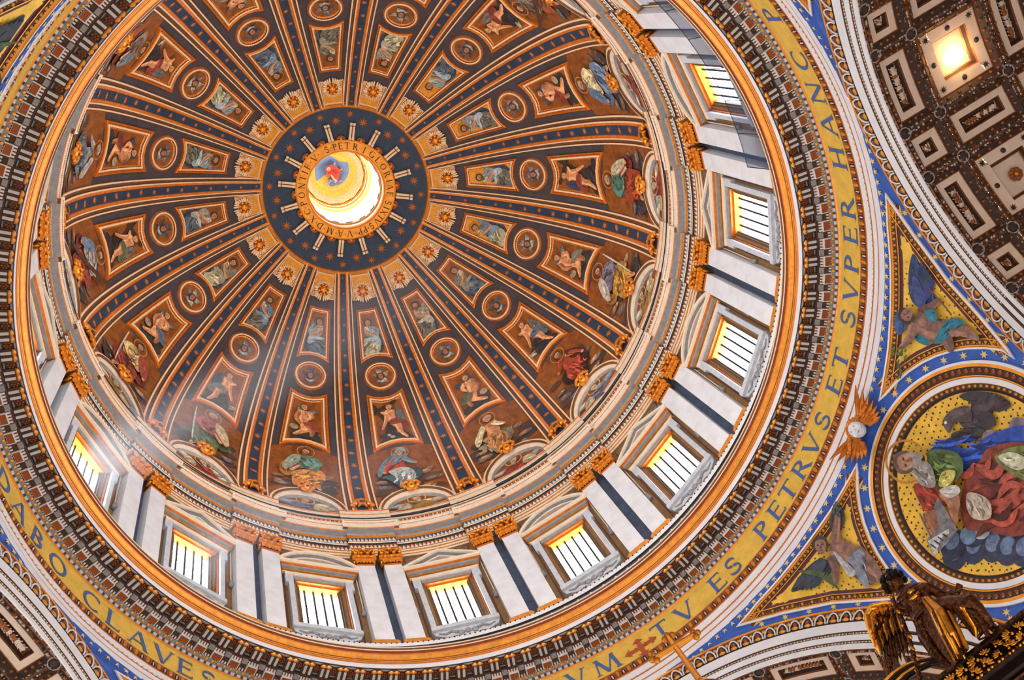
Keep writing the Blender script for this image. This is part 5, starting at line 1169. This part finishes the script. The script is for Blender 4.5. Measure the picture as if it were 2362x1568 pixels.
    for wc, wh, wbig in rowsW:
        for tc, th_, tbig in cols:
            tm, hm = radians(tc) * RV, radians(th_) * RV; vis_c = vis and seen(pt(wc, tc, RV), 260)
            P = [(wc - wh - .32, tm - hm - .32), (wc + wh + .32, tm - hm - .32), (wc + wh + .32, tm + hm + .32), (wc - wh - .32, tm + hm + .32)]
            mb = MB(); lampc = ai == 3 and wbig and tbig and abs(wc - 4.27) < .1 and abs(tc - s0) < 1
            big = wbig and tbig; bw = .5 if big else .3
            rows = [(0, 0, 'coffer_gilt'), (.03, .12, 'coffer_dark'), (.08, .08, 'coffer_dark'), (.27, -.12, 'coffer_gilt'), (.3, -.1, 'coffer_gilt'), (.33, -.12, 'coffer_border'), (.33 + bw, -.14, 'coffer_gilt'), (.37 + bw, -.22, 'coffer_dark'), (.45 + bw, -.4, 'coffer_gilt'), (.5 + bw, -.45, 'coffer_gilt')]
            q = nested(mb, cch, P, rows, 'coffer_border' if big else 'coffer_dark', .6)
            cf = part('coffer', mb, ceil)
            if not vis_c: continue
            for pnt in resample(inset(resample(ccw(P), .5), .18), .3): eggs.ball(cch(*pnt, .0), (.09, .09, .09), 'coffer_gilt', 5, 3, None, False)
            if big:
                dt = MB(); Q = resample(inset(ccw(P), .33 + bw / 2), 10); peri = resample(Q, .82)
                for i, (u, v) in enumerate(peri):
                    if i % 2: dt.fan([cch(u + .13 * cos(k * pi / 5), v + .13 * sin(k * pi / 5), -.11) for k in range(10)], cch(u, v, -.06), 'coffer_dark')
                    else: dt.fan([cch(u + (.19 if k % 2 else .08) * cos(k * pi / 8), v + (.19 if k % 2 else .08) * sin(k * pi / 8), -.11) for k in range(16)], cch(u, v, -.06), 'coffer_dark')
                part('inlay', dt, cf)
            # carved rosette or scroll in the field
            rs = MB(); w_, h_ = wh - .3 - bw, hm - .3 - bw
            if not lampc:
                nn = 8 if big else 6; R0 = min(w_, h_) * .62
                for i in range(nn): rs.ball(cch(wc + R0 * .55 * cos(2 * pi * i / nn), tm + R0 * .55 * sin(2 * pi * i / nn), -.32), (R0 * .38, R0 * .38, .1), 'coffer_gilt', 6, 4, None, True, .3)
                rs.ball(cch(wc, tm, -.28), R0 * .3, 'gilt', 7, 5)
                L = max(w_, h_)
                if L > R0 * 1.8 and not big:
                    for s_ in (-1, 1):
                        for i in range(5):
                            d = R0 * 1.1 + (L - R0 * 1.2) * (i + .5) / 5; off = .22 * min(w_, h_) * (1 if i % 2 else -1)
                            u, v = (wc + off, tm + s_ * d) if h_ > w_ else (wc + s_ * d, tm + off)
                            rs.ball(cch(u, v, -.34), (.14, .14, .08), rng.choice(('coffer_gilt', 'coffer_border', 'coffer_gilt')), 6, 3, None, True, .4)
                            rs.tube([cch(u - .15, v - .1, -.36), cch(u + .1, v + .14, -.34), cch(u + .18, v - .1, -.36)], .035, 'coffer_border', 4)
                part('rosette', rs, cf)
    if vis:
        # ribbons of beads between the coffers, bosses at the crossings
        for w_ in [.48, 2.43, 6.13, 8.1]:
            for i in range(-150, 151):
                t = i * .5
                if seen(pt(w_, t, RV), 10):
                    for d in (-.1, .1): orn.ball(pt(w_ + d, t + rng.uniform(-.1, .1), RV - .03), rng.uniform(.05, .08), rng.choice(('coffer_gilt', 'coffer_border', 'coffer_dark')), 4, 2, None, False)
        for tc, th_, _ in cols:
            for s_ in (-1, 1):
                t = tc + s_ * (th_ + 2.1)
                for i in range(60):
                    w_ = .5 + i * .13
                    if seen(pt(w_, t, RV), 10):
                        for d in (-.5, .5): orn.ball(pt(w_, t + d, RV - .03), rng.uniform(.05, .08), rng.choice(('coffer_gilt', 'coffer_border', 'coffer_dark')), 4, 2, None, False)
        bs = MB(); bs.ball((0, 0, 0), (.2, .2, .08), 'coffer_dark', 8, 4); bs.tube([(.27 * cos(q * pi / 8), .27 * sin(q * pi / 8), .03) for q in range(17)], .035, 'stone_grey', 5, False)
        bme = bs.mesh('boss')
        for w_ in (.56, 2.45, 6.15, 8.1):
            for tc, th_, tb_ in cols:
                if not tb_: continue
                for s_ in (-1, 1):
                    t = tc + s_ * (th_ + 2.2); v = radians(t) * RV
                    if seen(pt(w_, t, RV), 30): obj('boss', bme, ceil, frame_at(cch, w_, v, .05))
        if orn.v: obj('bead_ribbon', orn.mesh('bead_ribbon'), ceil, None, 'stuff')
        if eggs.v: obj('egg_moulding', eggs.mesh('egg_moulding'), ceil, None, 'stuff')
    if ai == 3:
        r = obj('vault_lamp', None, None, frame_at(cch, 4.25, radians(s0) * RV, -.36)); tag(r, 'glowing warm lamp set into a coffer of the upper right vault', 'lamp')
        mb = MB(); mb.ball((.1, .2, .06), (.34, .3, .06), 'lamp_glow', 12, 6, None, True, .25); part('bulb', mb, r)
        l = bpy.data.lights.new('coffer_lamp', 'POINT'); l.energy = 150; l.color = (1, .6, .25); l.shadow_soft_size = .2
        lo_ = bpy.data.objects.new('coffer_lamp', l); COL.objects.link(lo_); lo_.location = cch(4.35, radians(s0) * RV + .2, .02)
    # side walls of the arm, end wall
    mb = MB()
    for s_ in (-1, 1):
        mb.strip([pt(0, s_ * 90, RO), pt(0, s_ * 90, RI)], [pt(0, s_ * 90, RO) - Vector((0, 0, 34.3)), pt(0, s_ * 90, RI) - Vector((0, 0, 34.3))], 'stone')
        mb.strip([pt(0, s_ * 90, RI), pt(VLEN, s_ * 90, RI)], [pt(0, s_ * 90, RI) - Vector((0, 0, 34.3)), pt(VLEN, s_ * 90, RI) - Vector((0, 0, 34.3))], 'stone')
    E_ = [pt(VLEN - .05, t, RV + .3) for t in range(-90, 91, 6)]
    E_ = [E_[0] - Vector((0, 0, 34.3))] + E_ + [E_[-1] - Vector((0, 0, 34.3))]
    mb.fan(E_, pt(VLEN - .05, 0, 1), 'stone')
    struct(part('wall_arm%s' % ('' if ai == 0 else '.%03d' % ai), mb, None))
# pier faces under the pendentives and the floor
mb = MB()
for A in PN:
    rows = []
    for q in (-1, 1):
        AA = radians(A + q * 45); p = Vector((cos(AA), sin(AA), 0)) * DP - Vector((-sin(AA), cos(AA), 0)) * q * RO; rows.append(p)
    mb.quad((rows[0].x, rows[0].y, -1.7), (rows[1].x, rows[1].y, -1.7), (rows[1].x, rows[1].y, ZC), (rows[0].x, rows[0].y, ZC), 'stone')
    a = radians(A); pk = []
    n = 12; arcs = []
    for i in range(n + 1):
        q = A - 45 + degrees(math.acos(DP / RS)) + (90 - 2 * degrees(math.acos(DP / RS))) * i / n; arcs.append((RS * cos(radians(q)), RS * sin(radians(q)), ZC))
    mb.fan(arcs, tuple((rows[0] + rows[1]) / 2 + Vector((0, 0, ZC))), 'stone')
struct(part('wall_piers', mb, None))
mb = MB(); mb.quad((-60, -60, -1.7), (60, -60, -1.7), (60, 60, -1.7), (-60, 60, -1.7), 'floor_marble'); struct(part('floor', mb, None))
# ------------------------------------------------------------------ bronze canopy in the middle of the crossing, its statue and cross
BO = Vector((9.30176, 3.61553, 24.5)); BH = Vector((.737775, .675047, 0)); BU = Vector((-.675047, .737775, 0))
def bp(u, z, d=0): return BO + BU * u - BH * d + Vector((0, 0, z - .9 * d))
def fuse(mb, voxel, name, m):
    """one continuous surface out of overlapping pieces"""
    me = mb.mesh(name); o = bpy.data.objects.new(name, me); COL.objects.link(o)
    r = o.modifiers.new('r', 'REMESH'); r.mode = 'VOXEL'; r.voxel_size = voxel
    s_ = o.modifiers.new('s', 'SMOOTH'); s_.iterations = 2; s_.factor = .5
    dg = bpy.context.evaluated_depsgraph_get(); ev = bpy.data.meshes.new_from_object(o.evaluated_get(dg))
    bpy.data.objects.remove(o)
    ev.materials.clear(); ev.materials.append(MATS[m]); ev.polygons.foreach_set('use_smooth', [True] * len(ev.polygons)); ev.name = name
    return ev
ang = obj('angel_statue', None, None, Matrix.Translation(bp(0, -.6))); tag(ang, 'dark bronze statue of a winged angel with curly hair standing on the canopy edge', 'statue')
Wi = ang.matrix_basis.inverted()
b = MB(); T_ = lambda pts, r, n=12: b.tube([Wi @ bp(*p) for p in pts], r, 'bronze', n)
T_([(-.35, 1.3, 0), (-.42, 1.85, .05), (-.5, 2.25, .1), (-.48, 2.6, .1), (-.44, 2.86, .12)], [.5, .44, .46, .36, .17])       # trunk
T_([(-.44, 2.75, .12), (-.47, 3.05, .16)], [.17, .16])                                                                      # neck
b.ball(Wi @ bp(-.48, 3.3, .2), (.27, .27, .33), 'bronze', 12, 9)                                                               # head
b.ball(Wi @ bp(-.34, 3.24, .42), (.06, .06, .09), 'bronze', 6, 4)
T_([(-.75, 2.5, .1), (-1.0, 2.1, .22), (-1.1, 1.5, .05), (-1.28, 1.2, -.1), (-1.36, 1.1, -.1)], [.2, .19, .14, .1, .1])     # arm with the raised hand
T_([(-.2, 2.55, .1), (.0, 2.2, .35), (.02, 2.45, .5), (-.02, 2.62, .5)], [.2, .17, .12, .09])                              # arm on the garland pole
for i, (du, dz) in enumerate(((-.3, .02), (-.34, .1), (-.32, .18), (-.26, .25))):
    T_([(-1.37, 1.12 + .03 * i, -.1 + .03 * i), (-1.37 + du * .6, 1.12 + .03 * i + dz * .6, -.06 + .03 * i), (-1.37 + du, 1.14 + .03 * i + dz, -.02 + .03 * i)], [.045, .038, .028], 6)
T_([(-1.33, 1.2, -.05), (-1.28, 1.35, .04), (-1.36, 1.4, .1)], [.045, .04, .03], 6)
T_([(-.55, 1.4, 0), (-1.0, .95, .35), (-1.42, .48, .55), (-1.38, .2, .45), (-1.3, -.3, .2), (-1.24, -.6, .1), (-1.24, -.75, .1), (-1.42, -.84, .35)], [.36, .33, .24, .2, .17, .11, .11, .09])  # bare leg
T_([(-.15, 1.3, -.1), (.12, .9, -.1), (.3, .2, -.1), (.3, -.5, -.1), (.4, -.6, .1)], [.34, .28, .2, .12, .1])                # other leg
body = fuse(b, .05, 'body', 'bronze'); obj('body', body, ang)
hr = MB()
for i in range(46):
    a, t = rng.uniform(0, 2 * pi), rng.uniform(0, 1.75); q = Wi @ (bp(-.5, 3.34, .14) + Vector((.31 * sin(t) * cos(a), .31 * sin(t) * sin(a), .36 * cos(t))))
    hr.ball(q, rng.uniform(.1, .15), 'bronze_dark', 6, 4)
part('curls', hr, ang)
# robe: blade-like folds from shoulders and waist to hem; bright ones are painted highlights
rb = MB()
for i in range(15):
    t = i / 14; u0, z0 = -.62 - .25 * t, 2.0 - .25 * t; u1, z1 = .18 - .55 * t, -.5 + .1 * sin(9 * t); d0 = .42 + .12 * sin(5 * t); w_ = rng.uniform(.05, .1)
    rb.tube([Wi @ bp(u0, z0, d0), Wi @ bp(u0 * .7 + u1 * .3 - .12, z0 * .7 + z1 * .3, d0 + .18), Wi @ bp(u0 * .35 + u1 * .65 - .06, z0 * .35 + z1 * .65, d0 + .12), Wi @ bp(u1, z1, .25 + .2 * sin(7 * t))], [w_ * .7, w_ * 1.5, w_ * 1.3, w_ * .5], 'bronze_gilt_glint' if i % 3 != 0 else 'bronze', 7)
rows = []
for i in range(9):
    t = i / 8; zc = 2.0 - 2.5 * t; uc = -.6 + .55 * t; ww = .42 + .12 * sin(pi * t)
    rows.append([Wi @ bp(uc + ww * (k / 12 - .5) * 1.5, zc, .25 + .22 * sin(pi * k / 12) + .06 * sin(k * 2.6 + 3 * t)) for k in range(13)])
for A_, B_ in zip(rows, rows[1:]): rb.strip(A_, B_, 'bronze', False, None, True)
for i in range(6):
    t = i / 5; rb.tube([Wi @ bp(-.95 + .2 * t, 2.5 - .06 * i, .2), Wi @ bp(-.6, 2.62 - .14 * i, .52), Wi @ bp(-.15 + .05 * t, 2.75 - .12 * i, .35)], [.05, .08, .04], 'bronze_gilt_glint' if i in (1, 3) else 'bronze', 6)
for i in range(5): rb.tube([Wi @ bp(-.9 - .04 * i, 1.5 - .1 * i, .5), Wi @ bp(-1.05 - .05 * i, .9 - .2 * i, .6), Wi @ bp(-.9 - .02 * i, .3 - .25 * i, .4), Wi @ bp(-.75, -.3 - .06 * i, .3)], [.05, .09, .08, .03], 'bronze_gilt_glint' if i == 2 else 'bronze', 6)
part('robe', rb, ang)
# wing: leading edge, small scale feathers, long flight feathers
wg = MB()
lead = [(.0, 2.6), (.2, 3.05), (.55, 3.4), (.85, 3.35), (1.1, 2.85), (1.35, 2.25)]
wg.tube([Wi @ bp(u, z, -.25) for u, z in lead], [.12, .14, .14, .12, .1, .06], 'bronze_gilt_glint', 8)
def feather(u, z, du, dz, wd, d, m):
    D_ = Vector((du, dz)); N_ = Vector((-dz, du)).normalized() * wd
    pts = [(u + N_.x * .5, z + N_.y * .5), (u + du * .6 + N_.x, z + dz * .6 + N_.y), (u + du, z + dz), (u + du * .6 - N_.x, z + dz * .6 - N_.y), (u - N_.x * .5, z - N_.y * .5)]
    A_ = [Wi @ bp(p[0], p[1], d) for p in pts]; B_ = [Wi @ bp(p[0], p[1], d - .06) for p in pts]
    wg.strip(A_, B_, m, True); wg.fan(A_, Wi @ bp(u + du * .5, z + dz * .5, d + .07), m)
for i in range(9):
    t = i / 8; feather(.15 + .95 * t, 2.3 + .35 * t - .5 * t * t, .62 + .1 * t, -1.35 + .15 * t, .11, -.32 + .02 * (i % 2), 'bronze')
for i in range(9):
    t = i / 8; feather(.1 + .98 * t, 2.6 + .2 * sin(pi * t), .4, -.8, .1, -.22 + .02 * (i % 2), 'bronze' if i % 2 else 'bronze_gilt_glint')
for r_ in range(4):
    for i in range(9):
        t = i / 8; feather(.08 + .95 * t + .05 * (r_ % 2), 2.95 + .38 * sin(pi * min(1, t * 1.1)) - .2 * r_ * .8 - .1 * t, .14, -.26, .075, -.12 - .03 * r_, 'bronze_gilt_glint' if (i + r_) % 3 == 0 or r_ == 0 else 'bronze')
part('wing', wg, ang)
pole = MB(); pts = [(-.1, 2.95, .5), (.1, 2.35, .55), (.46, 1.39, .5), (.8, .7, .45), (1.15, .08, .4), (1.4, -.45, .4)]
pole.tube([Wi @ bp(*p) for p in pts], .06, 'bronze', 8)
for i in range(40):
    t = i / 39 * 4.99; k = int(t); f_ = t - k; p = [pts[k][q] * (1 - f_) + pts[k + 1][q] * f_ for q in range(3)]
    pole.ball(Wi @ bp(p[0] + rng.uniform(-.06, .06), p[1], p[2] + rng.uniform(-.05, .08)), (rng.uniform(.05, .09), .06, rng.uniform(.07, .12)), 'bronze_gilt_glint' if i % 4 == 0 else 'bronze', 6, 4)
part('garland_pole', pole, ang)
# canopy edge
cdir = Vector((11.02 - 8.57, 2.37 - 4.01, 0)).normalized(); cn = Vector((cdir.y, -cdir.x, 0)); 
if cn.dot(CAMP - BO) < 0: cn = -cn
C0 = Vector((8.57, 4.01, 0))
def cp(s_, o, z): return C0 + cdir * s_ + cn * o + Vector((0, 0, z))
cb = MB()
prof = [(-2.6, 23.9, 'bronze_dark'), (0, 23.9, 'bronze'), (.12, 23.86, 'bronze'), (.12, 23.74, 'bronze_dark'), (.02, 23.7, 'bronze_dark'), (.0, 23.05, 'bronze'), (.1, 23.0, 'bronze'), (.1, 22.9, 'bronze_dark'), (-.02, 22.86, 'bronze_dark'), (-.05, 22.6, 'bronze_dark'), (-.12, 22.56, 'bronze_dark'), (-2.6, 22.5, 'bronze_dark')]
for (o0, z0, m), (o1, z1, _) in zip(prof, prof[1:]):
    cb.quad(cp(-3.5, o0, z0), cp(6, o0, z0), cp(6, o1, z1), cp(-3.5, o1, z1), m)
can = part('bronze_canopy', cb, None); tag(can, 'dark bronze canopy cornice with gilt leaf band in the lower right corner', 'canopy')
lf = MB()
for a in (-.9, -.45, 0, .45, .9):
    d = Vector((sin(a), cos(a), 0)); lf.ball((d.x * .17, d.y * .17 - .08, .03), (.045, .12, .035), 'bronze_gilt_glint', 6, 4, Matrix.Rotation(-a, 3, 'Z'))
lf.ball((0, -.12, .04), .05, 'bronze_gilt_glint', 6, 4)
lme = lf.mesh('leaf')
for i in range(26):
    s_ = -1.6 + i * .2; p = cp(s_, .03, 23.38 + (.16 if i % 2 else -.14)); y_ = Vector((0, 0, 1)); x_ = y_.cross(cn)
    obj('leaf', lme, can, Matrix(((x_.x, y_.x, cn.x, p.x), (x_.y, y_.y, cn.y, p.y), (x_.z, y_.z, cn.z, p.z), (0, 0, 0, 1))) @ Matrix.Rotation(rng.uniform(-1.2, 1.2), 4, 'Z') @ Matrix.Scale(rng.uniform(.75, 1.05), 4))
bd = MB()
for i in range(70): bd.ball(cp(-3 + i * .12, .12, 22.95), (.05, .05, .045), 'bronze_gilt_glint' if i % 3 else 'bronze', 5, 3, None, False)
for i in range(14): bd.ball(cp(-1.5 + i * .42, -.55, 22.5), (.13, .13, .12), 'bronze_gilt_glint', 7, 5)
for i in range(4): bd.tube([cp(-3, -.25 - .45 * i, 22.52), cp(6, -.25 - .45 * i, 22.5)], .05, 'bronze', 6)
obj('bead_moulding', bd.mesh('bead_moulding'), can, None, 'stuff')
sc = MB()
for i in range(4):
    o_ = .16 * i
    sc.tube([bp(2.1 - o_ * .4, 1.05 - o_, -.3), bp(1.6 - o_ * .5, 1.02 - o_, -.3), bp(1.25 - o_ * .5, .9 - o_, -.3), bp(.85 - o_ * .5, .66 - o_, -.3), bp(.45 - o_ * .4, .25 - o_, -.3), bp(.18 - o_ * .2, -.3 - o_, -.3), bp(.05, -.9 - o_, -.3)], [.06 + .03 * (i % 2)] * 7, 'bronze_gilt_glint' if i in (0, 2) else 'bronze_dark', 8)
part('scroll', sc, can)
# cross on its globe
X0 = Vector((1.75, 3.33, 0)); xd = Vector((1.26, -.62, 0)).normalized()
cr = obj('crowning_cross', None, None, Matrix.Translation(X0 + Vector((0, 0, 24.1)))); tag(cr, 'gold cross with lobed ends standing in front of the inscription at the bottom', 'cross'); Wx = cr.matrix_basis.inverted()
mb = MB(); mb.tube([Wx @ (X0 + Vector((0, 0, z))) for z in (24.2, 25.2, 26.7)], [.1, .085, .075], 'gold_leaf', 10)
zc = 26.22; mb.tube([Wx @ (X0 + xd * s_ + Vector((0, 0, zc))) for s_ in (-.62, 0, .62)], .085, 'gold_leaf', 10)
yd = Vector((0, 0, 1))
for e_, ax, sd in ((X0 + xd * .64 + yd * zc, xd, yd), (X0 - xd * .64 + yd * zc, -xd, yd), (X0 + yd * 26.72, yd, xd)):
    for a_, b_ in ((.1, 0), (0, .13), (0, -.13)): mb.ball(Wx @ (e_ + ax * a_ + sd * b_), .1, 'gold_leaf', 8, 6)
part('arms', mb, cr)
mb = MB(); mb.ball(Wx @ (X0 + Vector((0, 0, 23.7))), .45, 'bronze', 18, 12); part('globe', mb, cr)
mb = MB(); mb.tube([Wx @ (X0 + Vector((0, 0, z))) for z in (24.1, 24.25, 24.34, 24.42)], [.24, .22, .14, .12], 'gold_leaf', 12); part('collar', mb, cr)

# added haze prisms that give light shafts their shape at two lower left windows
for az, hm, lab in ((151.66, 'shaft_haze', 'pale light shaft shaped from haze, slanting in from the left window'), (129.16, 'shaft_haze_thin', 'pale light shaft shaped from haze, slanting in from the lower left window')):
    a = radians(az); o_ = Vector((20.3 * cos(a), 20.3 * sin(a), 62)); d_ = Vector((cos(radians(151.66)), sin(radians(151.66)), .16)) * -1; d_.normalize()
    y_ = Vector((0, 0, 1)).cross(d_).normalized(); z_ = d_.cross(y_)
    M_ = Matrix(((d_.x, y_.x, z_.x, o_.x), (d_.y, y_.y, z_.y, o_.y), (d_.z, y_.z, z_.z, o_.z), (0, 0, 0, 1)))
    mb = MB(); P = [(-1.25, -2.9), (1.25, -2.9), (1.25, 2.7), (-1.25, 2.7)]
    A_ = [(0, y, z) for y, z in P]; B_ = [(24, y * 1.5, z * 1.3) for y, z in P]
    mb.strip(A_, B_, hm, True); mb.f += [(3, 2, 1, 0), (4, 5, 6, 7)]; mb.m += [hm] * 2; mb.c += [None] * 2; mb.sm += [False] * 2
    h_ = obj('light_shaft', mb.mesh('light_shaft'), None, M_); tag(h_, lab, 'light shaft'); h_['kind'] = 'stuff'
